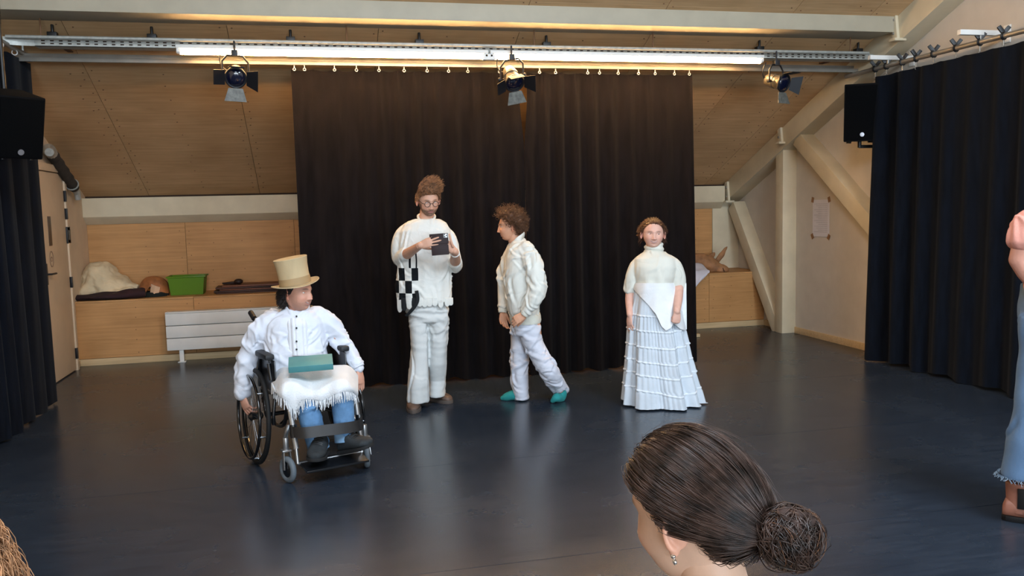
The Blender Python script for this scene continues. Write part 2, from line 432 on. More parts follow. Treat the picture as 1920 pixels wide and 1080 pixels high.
def bslab(x0, x1, y0, y1):
    P = [(x0, y0, back_slope(y0)), (x1, y0, back_slope(y0)), (x1, y1, back_slope(y1)), (x0, y1, back_slope(y1))]
    MB().add(P+[(x, y, z+0.05) for x, y, z in P], [(0, 1, 2, 3), (7, 6, 5, 4), (0, 4, 5, 1), (1, 5, 6, 2), (2, 6, 7, 3), (3, 7, 4, 0)]).build('ceiling_board', M['ply_ceiling'], ce)
bslab(XL-.2, XR+.2, RIDGE, 1.8); bslab(XL-.2, XR+.2, 0.0, -9.4)
bslab(XL-.2, -0.7, 1.8, 0.0); bslab(1.1, 2.7, 1.8, 0.0); bslab(4.5, XR+.2, 1.8, 0.0)
fw = MB()
zt = back_slope(-9.2)
for a, b in ((XL-.2, -1.8), (1.1, 1.9), (4.8, XR+.2)): fw.box2((a, -9.2, 0), (b, -9.0, zt+0.1))
for a, b in ((-1.8, 1.1), (1.9, 4.8)): fw.box2((a, -9.2, 0), (b, -9.0, 0.9)); fw.box2((a, -9.2, 2.4), (b, -9.0, zt+0.1))
tag(fw.build('wall_front', M['wallpaint']), 'off-white wall with two windows behind the viewer', kind='structure')

# eave beam with chamfer, heavy purlin near the camera
eb = MB().add([(XL, 10.2, 1.79), (XL, 10.2, 1.58), (XL, 10.32, 1.495), (XL, 10.45, 1.495), (XL, 10.45, 1.79), (5.24, 10.2, 1.79), (5.24, 10.2, 1.58), (5.24, 10.32, 1.495), (5.24, 10.45, 1.495), (5.24, 10.45, 1.79)],
    [(0, 1, 2, 3, 4), (9, 8, 7, 6, 5), (0, 5, 6, 1), (1, 6, 7, 2), (2, 7, 8, 3), (3, 8, 9, 4), (4, 9, 5, 0)]).build('eave_beam', M['cream'], bevel=0.004)
tag(eb, 'cream painted timber eave beam above the plywood bench', 'beam', kind='structure')
PZ = 3.10
fA, fB = atZ(960, 42, PZ), atZ(960, 71.5, PZ)
PY0, PY1 = fA.y, fB.y
pb = MB().box2((XL, PY0, PZ), (5.27, PY1, slope(PY0)+0.0)).build('purlin_beam', mat('dimmed cream timber', (172, 164, 144), 0.55, 0.05), bevel=0.006)  # cream truss paint again, darkened in the colour for weaker light on the beam
tag(pb, 'long cream painted roof purlin above the fluorescent tubes', 'beam', kind='structure')

# right truss: rafter, post, two braces, brackets with bolts
tr = thing('roof_truss', 'cream painted timber roof truss standing against the gable wall', 'truss', kind='structure')
TX0, TX1 = 5.30, XR
def member(name, a, b, w, x0=TX0, x1=TX1, m='cream'):
    """member in the plane of the wall from (Y,z) a to b, width w"""
    return MB().beam(((x0+x1)/2, *a), ((x0+x1)/2, *b), x1-x0, w, ref=(1, 0, 0)).build(name, M[m], tr, bevel=0.006)
def onT(x, y): p = atX(x, y, TX0); return (p.y, p.z)
off = 0.125
member('rafter', (10.5, slope(10.5)-off), (RIDGE, slope(RIDGE)-off), 0.23)
pp = onT(1482, 622)
member('post', (9.0, 0.0), (9.0, slope(9.0)-0.2), 0.16, 5.32)
a, b = onT(1366, 385), onT(1450, 612)
member('brace', (a[0], a[1]), (b[0]-0.0, 0.02), 0.17, 5.33)
a, b = onT(1492, 265), onT(1632, 432)
d = Vector((b[0]-a[0], b[1]-a[1])); e = (a[0]+d.x*1.9, a[1]+d.y*1.9)
member('brace', (a[0]-d.x*0.04, a[1]-d.y*0.04), e, 0.17, 5.33)
for (yy, zz) in ((10.22, 1.70), (8.93, 2.36), (6.95, 3.14)):
    MB().beam((5.285, yy-0.02, zz-0.12), (5.285, yy+0.02, zz+0.14), 0.03, 0.07, ref=(1, 0, 0)).build('bracket_plate', M['cream'], tr, bevel=0.004)
    MB().box2((5.22, yy-0.09, zz-0.13), (5.34, yy-0.0, zz-0.105)).build('bracket_seat', M['cream'], tr, bevel=0.003)
    for dz in (-0.05, 0.07):
        MB().lathe([(0.014, 0), (0.014, 0.012), (0.006, 0.014)], (5.27, yy+0.0, zz+dz), 6, Matrix.Rotation(-math.pi/2, 3, 'Y')).build('bolt', M['rail'], tr)

# left wall: door with hinges, plates and handle
dr = thing('door_1', 'beige door with dark hinges half hidden by black curtain', None, (XL, 0, 0), kind='structure')
dy0, dy1 = 8.42, 9.40
MB().box2((0, dy0, 0.012), (0.035, dy1, 2.02)).build('door_leaf', M['doorpaint'], dr, bevel=0.003)
for (y0, y1, z0, z1) in ((dy1+0.004, dy1+0.07, 0, 2.1), (dy0-0.07, dy0-0.004, 0, 2.1), (dy0-0.07, dy1+0.07, 2.03, 2.1)):
    MB().box2((0, y0, z0), (0.05, y1, z1)).build('door_frame', M['doorpaint'], dr, bevel=0.003)
for z in (1.80, 1.62, 0.92, 0.18):
    MB().box2((0.034, dy1-0.012, z-0.055), (0.058, dy1+0.022, z+0.055)).build('hinge', M['blackmetal'], dr, bevel=0.002)
p = atX(94, 433, XL+0.04); 
MB().box2((0.035, p.y-0.045, p.z-0.14), (0.041, p.y+0.045, p.z+0.14)).build('sign_plate', mat('dark bronze plate', (86, 66, 50), 0.4, 0.2), dr, bevel=0.002)
p = atX(97, 480, XL+0.04)
mb = MB()
for dz in (0.13, 0.10): mb.box((0.038, p.y, p.z+dz), (0.004, 0.09, 0.006))
for k in range(20):
    a0, a1 = 2*math.pi*k/20, 2*math.pi*(k+1)/20
    mb.beam((0.038, p.y+0.055*math.cos(a0), p.z-0.03+0.075*math.sin(a0)), (0.038, p.y+0.055*math.cos(a1), p.z-0.03+0.075*math.sin(a1)), 0.004, 0.006, ref=(1, 0, 0))
mb.ring((0.038, p.y, p.z-0.03), 0.022, 0.003, Matrix.Rotation(math.pi/2, 3, 'Y'), 16, 6)
mb.build('door_sticker', mat('grey brown print', (150, 122, 98), 0.8), dr)
p = atX(93, 514, XL+0.05)
MB().tube([(0.03, p.y-0.03, p.z), (0.08, p.y-0.03, p.z), (0.085, p.y+0.09, p.z)], 0.009, 8).box2((0.034, p.y-0.05, p.z-0.1), (0.04, p.y-0.01, p.z+0.1)).build('door_handle', M['blackmetal'], dr)
sb = thing('switch_box', 'small dark switch box beside the door frame', 'switch', (XL, 0, 0))
p = atX(123.5, 441, XL+0.03)
MB().box2((0.0, p.y-0.01, p.z-0.085), (0.05, p.y+0.10, p.z+0.085)).build('housing', M['blackmetal'], sb, bevel=0.004)
MB().box2((0.05, p.y+0.02, p.z-0.05), (0.056, p.y+0.075, p.z+0.05)).build('rocker', mat('grey rocker', (90, 84, 76), 0.5), sb, bevel=0.002)
pn = thing('wall_notice', 'small white paper scraps stuck low beside the door frame', 'paper', (XL, 0, 0))
p = atX(139, 610, XL+0.01)
MB().box2((0.0, p.y-0.05, p.z-0.2), (0.003, p.y+0.05, p.z+0.13)).build('sheet', M['white'], pn)
MB().box2((0.003, p.y-0.09, p.z-0.02), (0.005, p.y+0.02, p.z+0.11)).build('sheet', M['white'], pn)
# dark padded pipe in the corner of ceiling and left wall
hp = thing('insulated_pipe', 'dark grey insulated pipe running down the ceiling corner above the door', 'pipe', (XL, 0, 0))
a, b = atX(97, 288, XL+0.075), atX(139, 352, XL+0.075); a.x = b.x = 0.075
pts = [a+(b-a)*(k/14) for k in range(15)]
MB().tube(pts, [0.055+0.005*math.sin(k*2.1) for k in range(15)], 14).build('insulation', mat('dark grey foam', (58, 52, 46), 0.9, 0.3, bump=0.4), hp)
MB().tube([b, b+Vector((0, 0.10, -0.05)), b+Vector((0, 0.12, -0.12))], [0.04, 0.035, 0.03], 12).build('pipe_end', M['galv'], hp)
MB().tube([a, a+Vector((0.0, -0.08, 0.03)), a+Vector((0.03, -0.18, 0.0))], [0.055, 0.06, 0.04], 12).build('foil_end', M['galv'], hp)
MB().ring(a+(b-a)*0.9, 0.06, 0.008, (b-a).to_track_quat('Z', 'Y').to_matrix(), 20, 6).build('clip', M['galv'], hp)

# right wall paper held by brown tape
ps = thing('paper_sheet', 'white A4 sheet taped to the gable wall with brown tape', 'paper', (XR, 0, 0))
c4 = [atX(x, y, XR-0.004) for x, y in ((1524, 376), (1553, 374), (1554, 443), (1525, 443))]
y0, y1 = min(p.y for p in c4), max(p.y for p in c4); z0, z1 = min(p.z for p in c4), max(p.z for p in c4)
MB().box2((-0.004, y0, z0), (-0.001, y1, z1)).build('sheet', mat('white paper', (214, 210, 214), 0.8, 0.03), ps)
tl = MB()
for k in range(16):
    zz = z1-0.05-(z1-z0-0.1)*k/15; tl.box2((-0.0052, y0+0.03, zz), (-0.004, y1-0.03-0.04*(k % 3), zz+0.006))
tl.build('faint_text', mat('faint grey print', (192, 188, 194), 0.8), ps)
for yy, zz, an in ((y0, z0, 0.5), (y0, z1, -0.3), (y1, z0, -0.5), (y1, z1, 0.2)):
    MB().box((-0.0058, yy, zz), (0.002, 0.045, 0.06), Matrix.Rotation(an, 3, 'X')).build('tape', mat('brown tape', (146, 104, 66), 0.4), ps)

# radiator
rd = thing('radiator', 'long white panel radiator on legs before plywood bench', 'radiator', (0, YB-0.13, 0))
rx0, rx1 = atY(312, 620, YB-0.13).x, -0.25
for z0, z1 in ((0.135, 0.262), (0.270, 0.397), (0.405, 0.532)):
    MB().box2((rx0, -0.03, z0), (rx1, 0.02, z1)).build('panel', M['white'], rd, bevel=0.006)
MB().box2((rx0, -0.028, 0.534), (rx1, 0.10, 0.548)).build('top_grille', M['white'], rd, bevel=0.003)
MB().box2((rx0+0.01, 0.02, 0.15), (rx1-0.01, 0.08, 0.53)).build('core', M['galv'], rd)
for x in (rx0+0.14, rx1-0.14):
    MB().box2((x-0.022, -0.01, 0.004), (x+0.022, 0.03, 0.14)).box2((x-0.04, -0.03, 0), (x+0.04, 0.05, 0.008)).build('leg', M['white'], rd, bevel=0.002)
for x in (rx0+0.06, rx1-0.06): MB().box2((x-0.02, 0.08, 0.3), (x+0.02, 0.128, 0.34)).build('wall_bracket', M['white'], rd)

# ---------------------------------------------------------------- stage rigging
TY = 7.28                       # cable tray distance
def tray_pt(x, y): return atY(x, y, TY)
tp0, tp1 = tray_pt(64, 70), tray_pt(1640, 103)
tz1 = (tp0.z+tp1.z)/2; tz0 = (tray_pt(66, 84).z+tray_pt(1640, 115).z)/2
TXa, TXb = tp0.x, tp1.x
ct = thing('cable_tray', 'perforated galvanised cable tray running above the fluorescent tubes', 'cable tray', (0, TY, 0))
tm = MB().box2((TXa, 0, tz0), (TXb, 0.004, tz1)).box2((TXa, 0, tz0), (TXb, 0.12, tz0+0.004)).box2((TXa, 0.116, tz0), (TXb, 0.12, tz1))
tm.build('tray_body', M['galv'], ct)
sl = MB(); n = 116
for k in range(n):
    x = TXa+0.06+(TXb-TXa-0.12)*k/(n-1)
    for zz in (tz0+(tz1-tz0)*0.36, tz0+(tz1-tz0)*0.72): sl.box((x, -0.0008, zz), (0.026, 0.003, 0.009))
sl.build('slots', M['groove'], ct)['kind'] = 'stuff'
rings = []
for k in range(9):
    a = k/8*math.radians(62); R = 0.42
    rings.append((TXa-R*math.sin(a), -R*(1-math.cos(a))))
bend = MB()
bend.sheet(9, 2, lambda u, v: (rings[int(round(u*8))][0], rings[int(round(u*8))][1], tz0+(tz1-tz0)*v), 0.004)
for dx0 in ((0, 0),):
    ex = rings[-1]; dx, dy = -math.cos(math.radians(62)), -math.sin(math.radians(62))
    bend.sheet(2, 2, lambda u, v: (ex[0]+dx*0.12*u, ex[1]+dy*0.12*u, tz0+(tz1-tz0)*v), 0.004)
bend.build('tray_bend', M['galv'], ct)
for px_ in (283, 545, 788, 1028, 1430, 1616, 95):
    p = tray_pt(px_, 70+33*(px_-66)/1574)
    cl = MB().box((p.x, 0.06, tz1+0.03), (0.07, 0.06, 0.06)).tube([(p.x, 0.06, tz1+0.05), (p.x, 0.06, slope(TY+0.06)+0.01)], 0.012, 8).box((p.x, 0.06, tz1+0.004), (0.05, 0.14, 0.01))
    cl.build('hanger', M['black'], ct, bevel=0.004)

# fluorescent fittings below the tray
M['tube'] = emit('fluorescent tube', (255, 200, 132), 125.0)
def fluor(x0, x1, zc, label):
    f = thing('fluorescent_light', label, 'lamp', ((x0+x1)/2, TY-0.03, zc), group='warm fluorescent tubes under the tray')
    h = (x1-x0)/2
    MB().box2((-h, -0.03, 0.022), (h, 0.035, 0.05)).build('batten', M['white'], f, bevel=0.003)
    MB().box2((-h, 0.036, -0.012), (h, 0.040, 0.05)).build('light_shield', M['white'], f)  # plate added behind the tube to keep its light off the ceiling
    MB().tube([(-h+0.03, 0, 0), (h-0.03, 0, 0)], 0.024, 14).build('tube', M['tube'], f)
    for s in (-1, 1):
        MB().tube([(s*(h-0.03), 0, 0), (s*h, 0, 0.004)], [0.026, 0.018], 14).box((s*(h-0.012), 0.0, 0.02), (0.02, 0.05, 0.05)).build('end_cap', M['white'], f, bevel=0.002)
zA = (atY(335, 96, TY).z+atY(1425, 117, TY).z)/2
xa, xm, xb = atY(332, 96, TY).x, atY(915, 107, TY).x, atY(1427, 118, TY).x
fluor(xa, xm-0.01, zA, 'glowing warm fluorescent tube on the side of the cream hat wearer')
fluor(xm+0.01, xb, zA, 'glowing warm fluorescent tube on the side of the gable wall')
jb = MB().box((xm, TY-0.03, zA-0.005), (0.11, 0.05, 0.055)).build('tube_connector', M['white'], bevel=0.01)
tag(jb, 'small white connector box between the two fluorescent tubes', 'connector')

# curtain rail (double track) and centre curtains
CY = 7.55
cz = (atY(545, 122, CY).z+atY(1600, 133, CY).z)/2
rl = thing('curtain_rail', 'grey double curtain track carrying the centre black curtains', 'rail', (0, CY, 0))
for dy, zz in ((-0.03, cz+0.005), (0.04, cz+0.045)):
    MB().box2((XL+0.25, dy-0.014, zz-0.018), (5.30, dy+0.014, zz+0.018)).build('track', M['rail'], rl, bevel=0.003)
for x in (-1.9, -0.62, 0.9, 2.35, 3.7, 4.95):
    MB().box((x, 0.005, cz+0.085), (0.04, 0.12, 0.012)).tube([(x, 0.0, cz+0.08), (x, 0.0, slope(CY)+0.01)], 0.006, 8).build('ceiling_hanger', M['screw'], rl)
def curtain(name, label, x0, x1, y, z0, z1, folds, amp, seed, m, edge_in=(0, 0), along='x', nz=36, part=(0, 0)):
    r = random.Random(seed); W = x1-x0; n = max(60, int(folds*14))
    ph = [r.uniform(0, 6.28) for _ in range(5)]
    def fn(u, v):
        uu = u+0.012*math.sin(9*u+ph[0])*v
        w = folds*2*math.pi*uu+1.6*math.sin(5.1*uu+ph[1])+0.8*math.sin(11.3*uu+ph[2])
        a = amp*(0.45+0.75*(1-v)**0.7)*(0.72+0.35*math.sin(7*u+ph[3]))
        d = a*(math.sin(w)+0.30*math.sin(2*w+1.0+1.5*(1-v)))
        lean = edge_in[0]*(1-u)*(1-v)+edge_in[1]*u*(1-v)
        sag = 0.012*abs(math.sin(folds*math.pi*u*1.0))*(1 if v > 0.985 else 0)
        hem = 0.015*math.sin(w*0.5+ph[4])*(1-v)**6
        op = float(sstep(v, 0.74, 0.93)); X = x0+W*u+lean+0.25*a*math.cos(w)+part[0]*op*(1-u)**14-part[1]*op*u**14
        Z = z0+(z1-z0)*v-sag+hem
        return (X, y+d, Z) if along == 'x' else (y+d, X, Z)
    o = MB().sheet(n, nz, fn, 0.004).build(name, m, smooth=70, fix=False)
    return tag(o, label, 'curtain')
cl0 = atY(545, 128, CY); cl1 = atY(973, 128, CY); cr1 = atY(1296, 140, CY)
ztop = cz-0.045
c1 = curtain('stage_curtain', 'wide black stage curtain hanging behind the man with the phone', cl0.x, cl1.x+0.03, CY-0.012, 0.012, ztop, 11, 0.032, 3, M['curtain'], part=(0, 0.035))
c2 = curtain('stage_curtain', 'narrower black stage curtain hanging behind the woman in the skirt', cl1.x+0.035, cr1.x, CY-0.005, 0.012, ztop, 9, 0.036, 5, M['curtain'], edge_in=(0.0, 0.03), part=(0.035, 0))
hooks = [552, 571, 627, 668, 710, 757, 800, 840, 876, 935, 1010, 1040, 1100, 1122, 1157, 1195, 1226, 1262, 1290]
for i, hx in enumerate(hooks):
    p = atY(hx, 131, CY); h = thing('curtain_hook', 'small pale hook linking the centre curtains to their track', 'hook', (p.x, CY-0.03, cz-0.03), group='hooks of the centre curtains')
    MB().ring((0, 0, -0.018), 0.011, 0.003, Matrix.Rotation(math.pi/2, 3, 'X'), 14, 6).build('loop', M['white'], h)
    MB().tube([(0, 0, -0.006), (0, 0.0, 0.02)], 0.004, 6).build('glider', M['white'], h)
# side curtains
c3 = curtain('side_curtain', 'black side curtain hanging before the door wall', 5.4, 7.78, -2.25, 0.012, atY(70, 118, 7.75).z, 9, 0.05, 8, M['curtain_blue'], edge_in=(0, 0.02), along='y')
rr = atX(1673, 121.7, 5.25); RZ = rr.z
c4_ = curtain('side_curtain', 'blue-black side curtain hanging along the gable wall', 4.3, 7.15, 5.23, 0.02, RZ-0.075, 10, 0.055, 12, M['curtain_blue'], edge_in=(0, 0.1), along='y')
rp = thing('curtain_pipe', 'grey pipe carrying the side curtain on the gable wall', 'pipe', (5.24, 0, RZ))
MB().tube([(0, 4.0, 0), (0, 7.62, 0)], 0.021, 14).build('pipe', M['rail'], rp)
for i, yy in enumerate((7.16, 7.0, 6.78, 6.6, 6.38, 6.12, 5.86, 5.62, 5.3, 5.0, 4.7)):
    k = thing('pipe_clamp', 'black clamp gripping curtain pipe on the gable wall', 'clamp', (5.24, yy, RZ), random.uniform(-.3, .3), group='black clamps of the gable side curtain')
    MB().ring((0, 0, 0), 0.026, 0.009, Matrix.Rotation(math.pi/2, 3, 'X'), 16, 6).build('jaw', M['black'], k)
    MB().beam((0, 0, 0.02), (-0.035, 0.02, 0.075), 0.03, 0.02).beam((0, 0, 0.02), (0.03, -0.025, 0.07), 0.03, 0.016).build('grip', M['black'], k, bevel=0.004)
    MB().tube([(0, 0, -0.025), (0, 0, -0.075)], 0.006, 6).ring((0, 0, -0.085), 0.012, 0.003, Matrix.Rotation(math.pi/2, 3, 'X'), 12, 5).build('hook', M['rail'], k)
for (yy, lb) in ((6.98, 'white rail bracket on the gable wall close to the loudspeaker'), (5.86, 'white rail bracket on the gable wall nearest the viewer')):
    wbk = thing('wall_bracket', lb, 'bracket', (XR, yy, RZ+0.07))
    MB().box2((-0.46, -0.02, -0.018), (0, 0.02, 0.022)).build('arm', M['white'], wbk, bevel=0.003)
    MB().box2((-0.008, -0.035, -0.07), (0, 0.035, 0.07)).build('plate', M['white'], wbk, bevel=0.002)
    MB().tube([(-0.26, 0, -0.07), (-0.26, 0, 0)], 0.012, 8).build('stud', M['rail'], wbk)
lp = thing('curtain_pipe', 'grey pipe carrying the side curtain before the door wall', 'pipe', (-2.25, 0, c3.bound_box[1][2]+0.05))
MB().tube([(0, 5.0, 0), (0, 7.85, 0)], 0.02, 12).build('pipe', M['rail'], lp)
for yy in (7.7, 7.4, 7.1, 6.8):
    MB().ring((0, yy, -0.03), 0.02, 0.004, Matrix.Rotation(math.pi/2, 3, 'X'), 12, 5).build('ring', M['white'], lp)
for yy in (7.6, 6.2):
    MB().tube([(0, yy, 0), (0, yy, slope(yy)-lp.location.z+0.01)], 0.01, 8).build('hanger', M['galv'], lp)

# loudspeakers
M['spk'] = mat('matt black cabinet', (6, 6, 8), 0.85, spec=0.15)
def speaker(label, loc, rz, tilt, w, d, h, arm):
    s = thing('loudspeaker', label, 'loudspeaker', loc, rz)
    R = Matrix.Rotation(tilt, 3, 'X')
    pr = [(-w/2, -d/2), (w/2, -d/2), (w/2*0.72, d/2), (-w/2*0.72, d/2)]
    MB().prism(pr, h, (0, 0, 0), R).build('cabinet', M['spk'], s, bevel=0.012)
    g = MB().box(R @ Vector((0, -d/2-0.004, 0)), (w*0.92, 0.012, h*0.94), R)
    g.build('grille', mat('black mesh grille', (5, 6, 8), 0.95, 0.4, (200, 200, 200), bump=0.3, bscale=400, spec=0.1), s, bevel=0.004)
    MB().lathe([(0.02, 0), (0.02, 0.004), (0.001, 0.005)], R @ Vector((0, -d/2-0.009, -h*0.38)), 16, R @ Matrix.Rotation(math.pi/2, 3, 'X')).build('badge', mat('silver badge', (150, 150, 156), 0.35, metal=0.5), s)
    for sx in (-1, 1):
        for sy in (-1, 1):
            MB().lathe([(0.014, 0), (0.012, -0.016)], R @ Vector((sx*w*0.3, sy*d*0.3, -h/2)), 8).build('foot', M['black'], s)
    arm(s)
sp = atX(1613, 212, 5.16)
def armR(s):
    MB().tube([(0.0, 0.02, -0.27), (0.0, 0.02, -0.33)], 0.018, 10).build('bracket_post', M['black'], s)
    v = Matrix.Rotation(-math.radians(-28), 3, 'Z') @ Vector((XR-sp.x, 0.0, 0))
    MB().beam((0, 0.02, -0.32), (v.x, v.y, -0.32), 0.03, 0.03).build('wall_arm', M['black'], s, bevel=0.004)
speaker('black loudspeaker on a wall arm beside the gable side curtain', sp, math.radians(-28), math.radians(4), 0.33, 0.30, 0.54, armR)
sl_ = atY(24, 232, 6.4)
def armL(s):
    MB().tube([(0.0, 0.1, 0.2), (0.0, 0.1, 0.36)], 0.018, 10).build('bracket_post', M['black'], s)
    q = s.rotation_euler.to_matrix() @ Vector((0, 0.1, 0))
    MB().tube([(0, 0.1, 0.35), (0, 0.1, slope(sl_.y+q.y)-sl_.z+0.005)], 0.016, 10).build('ceiling_pole', M['black'], s)
speaker('black loudspeaker hanging before the door wall side curtain', sl_, math.radians(38), math.radians(17), 0.295, 0.28, 0.425, armL)

# stage spotlights with barn doors
M['lens'] = mat('dark blue glass lens', (14, 18, 40), 0.08, 0.1, coat=1.0)
M['barn'] = mat('matt black sheet metal', (20, 21, 27), 0.5, 0.15, metal=0.1)
M['barn_grey'] = mat('paler grey sheet metal', (104, 104, 98), 0.5, 0.3, (30, 30, 30), metal=0.1)  # grey of the lower leaf, paler than the other three
M['lampbody'] = mat('warm lit lamp housing', (120, 112, 98), 0.35, 0.2, metal=0.4)  # black housing; the warm light falling on it is put into the colour
def spot(label, pxy, Y, yaw, pitch, roll, sc=1.0):
    c = atY(*pxy, Y)
    s = thing('stage_spotlight', label, 'spotlight', c, 0.0, group='stage spotlights on the bar')
    R = Matrix.Rotation(yaw, 3, 'Z') @ Matrix.Rotation(pitch, 3, 'X') @ Matrix.Rotation(roll, 3, 'Y') @ Matrix.Rotation(math.pi/2, 3, 'X')   # local +z -> forward (-Y)
    k = sc
    MB().lathe([(0.03*k, -0.20*k), (0.055*k, -0.19*k), (0.060*k, -0.16*k), (0.060*k, -0.13*k), (0.066*k, -0.128*k), (0.066*k, -0.10*k), (0.060*k, -0.098*k), (0.060*k, -0.07*k), (0.068*k, -0.066*k), (0.068*k, -0.03*k), (0.078*k, -0.02*k), (0.08*k, 0.0)], (0, 0, 0), 28, R).build('housing', M['lampbody'], s)
    MB().ring((0, 0, 0), 0.078*k, 0.009*k, R, 32, 8).build('lens_ring', M['barn'], s)
    MB().lathe([(0.074*k, -0.006), (0.06*k, 0.010*k), (0.03*k, 0.018*k), (0.002, 0.02*k)], (0, 0, 0), 28, R).build('lens', M['lens'], s)
    for i, (az, op) in enumerate(((90, 70), (0, 35), (180, 35), (270, 28))):
        a = math.radians(az); B = R @ Matrix.Rotation(a, 3, 'Z')
        O = Matrix.Rotation(-math.radians(90-op), 3, 'Y')   # opened leaf
        poly = [(-0.055*k, 0.0), (0.055*k, 0.0), (0.085*k, 0.105*k), (-0.085*k, 0.105*k)] if i % 2 else [(-0.06*k, 0.0), (0.06*k, 0.0), (0.048*k, 0.10*k), (-0.07*k, 0.10*k)]
        # leaf lies in plane: local y outward/forward, local x tangential
        rad = Vector((0.083*k, 0, 0.006)); out = Vector((math.cos(math.radians(op)), 0, math.sin(math.radians(op)))); tan = Vector((0, 1, 0)); nn = out.cross(tan)
        LM = Matrix((tan, out, nn)).transposed()
        MB().prism(poly, 0.0035, B @ rad, B @ LM).build('barn_door', M['barn_grey'] if az == 270 else M['barn'], s)
    up = Vector((0, 0, 1)); sx = R @ Vector((1, 0, 0)); mid = R @ Vector((0, 0, -0.09*k))
    top = mid+Vector((0, 0, 0.15*k))
    MB().tube([mid+sx*0.068*k, mid+sx*0.10*k, mid+sx*0.10*k+up*0.10*k, top+sx*0.06*k, top-sx*0.06*k, mid-sx*0.10*k+up*0.10*k, mid-sx*0.10*k, mid-sx*0.068*k], 0.008*k, 8).build('yoke', M['barn'], s)
    for q in (-1, 1): MB().lathe([(0.018, 0), (0.018, 0.02), (0.01, 0.024)], mid+sx*q*0.1*k, 10, (sx*q).to_track_quat('Z', 'Y').to_matrix()).build('tilt_knob', M['barn'], s)
    MB().box(top+Vector((0, 0, 0.02)), (0.05, 0.05, 0.05)).tube([top, Vector((top.x, top.y, cz+0.12-c.z))], 0.009, 8).build('hook_clamp', M['barn'], s, bevel=0.004)
    pts = [mid+R @ Vector((0, 0, -0.1*k)), mid+Vector((-0.1*k, 0.06, 0.02)), mid+Vector((-0.14*k, 0.05, 0.10)), Vector((-0.12*k, mid.y+0.03, cz+0.02-c.z))]
    P = []
    for t in range(13):
        u = t/12; P.append(pts[0]*(1-u)**3+pts[1]*3*u*(1-u)**2+pts[2]*3*u*u*(1-u)+pts[3]*u**3)
    MB().tube(P, 0.005, 6).build('power_cable', M['barn'], s)
spot('stage spotlight pointing at the viewer, nearest the door wall', (442, 146), 7.12, 0.06, 0.42, 0.06)
spot('stage spotlight in front of the gap between centre curtains', (965, 156), 7.12, 0.10, 0.72, -0.25)
spot('stage spotlight nearest the gable wall, turned aside', (1470, 156), 7.12, 0.40, 0.30, 0.0)
bar = thing('lighting_bar', 'thin dark pipe the stage spotlights hang from', 'pipe', (0, 7.21, cz+0.12))
MB().tube([(XL+0.3, 0, 0), (5.2, 0, 0)], 0.014, 12).build('pipe', M['galv'], bar)
for x in (-2.0, 0.3, 1.9, 3.0, 5.0): MB().tube([(x, 0, 0), (x, 0, slope(7.21)-cz-0.11)], 0.006, 8).build('hanger', M['screw'], bar)
# ================================================================ THINGS ON THE PLYWOOD BENCH
BT = 0.692
def blob(name, rings, m, parent=None, voxel=0.012, sm=4, fold=None, seed=1, smooth=60):
    mb = MB()
    for r in rings: r(mb)
    me = fuse(mb, voxel, sm)
    if fold:
        P, Nn = vget(me), nget(me); amp, sc = fold
        vset(me, P+Nn*(nz3(P, sc, seed)*amp)[:, None])
    return link(name, me, m, parent, smooth)
# cream cloth sack
p0, p1 = atY(150, 560, 10.0), atY(262, 545, 10.0)
sk = thing('cloth_sack', 'slumped cream cloth sack on the bench end by the door wall', 'sack', ((p0.x+p1.x)/2, 10.02, BT))
w = p1.x-p0.x
me = fuse(MB().sphere((-w*0.16, 0.02, 0.20), (w*0.30, 0.22, 0.205), 24, 16).sphere((0.02, 0.0, 0.12), (w*0.36, 0.2, 0.13), 24, 14).tube([(w*0.1, 0, 0.13), (w*0.34, -0.02, 0.12), (w*0.5, -0.03, 0.10)], [(0.14, 0.10), (0.1, 0.05), (0.06, 0.03)], 14).tube([(-w*0.3, -0.08, 0.1), (-w*0.46, -0.16, 0.04)], [0.12, 0.05], 12).tube([(-w*0.2, -0.12, 0.04), (w*0.2, -0.18, 0.07), (w*0.45, -0.15, 0.11)], [(0.05, 0.05), (0.05, 0.035), (0.03, 0.02)], 10), 0.012, 5)
P, Nn = vget(me), nget(me)
f = np.abs(nz3(P, (9, 7, 12), 4))*0.022+np.abs(nz3(P, (22, 16, 30), 9))*0.008
P = P+Nn*(f-0.012)[:, None]; P[:, 2] = np.maximum(P[:, 2], 0.004); vset(me, P)
link('cloth', me, mat('cream cotton cloth', (216, 196, 160), 0.9, 0.12, bump=0.2, bscale=90), sk, 80)
dc = thing('dark_cloth', 'dark plum folded cloth lying beneath the cream sack', 'cloth', ((p0.x+p1.x)/2+0.02, 9.80, BT))
me = fuse(MB().tube([(-0.42, 0.0, 0.03), (-0.1, -0.04, 0.035), (0.2, -0.02, 0.045), (0.38, 0.02, 0.05)], [(0.12, 0.028), (0.14, 0.032), (0.14, 0.045), (0.10, 0.05)], 14, ref=(0, 1, 0)), 0.012, 4)
P, Nn = vget(me), nget(me); P = P+Nn*(nz3(P, (8, 14, 20), 2)*0.012)[:, None]; P[:, 2] = np.maximum(P[:, 2], 0.002); vset(me, P)
link('folds', me, mat('plum velvet', (48, 24, 28), 0.9, 0.3), dc, 80)
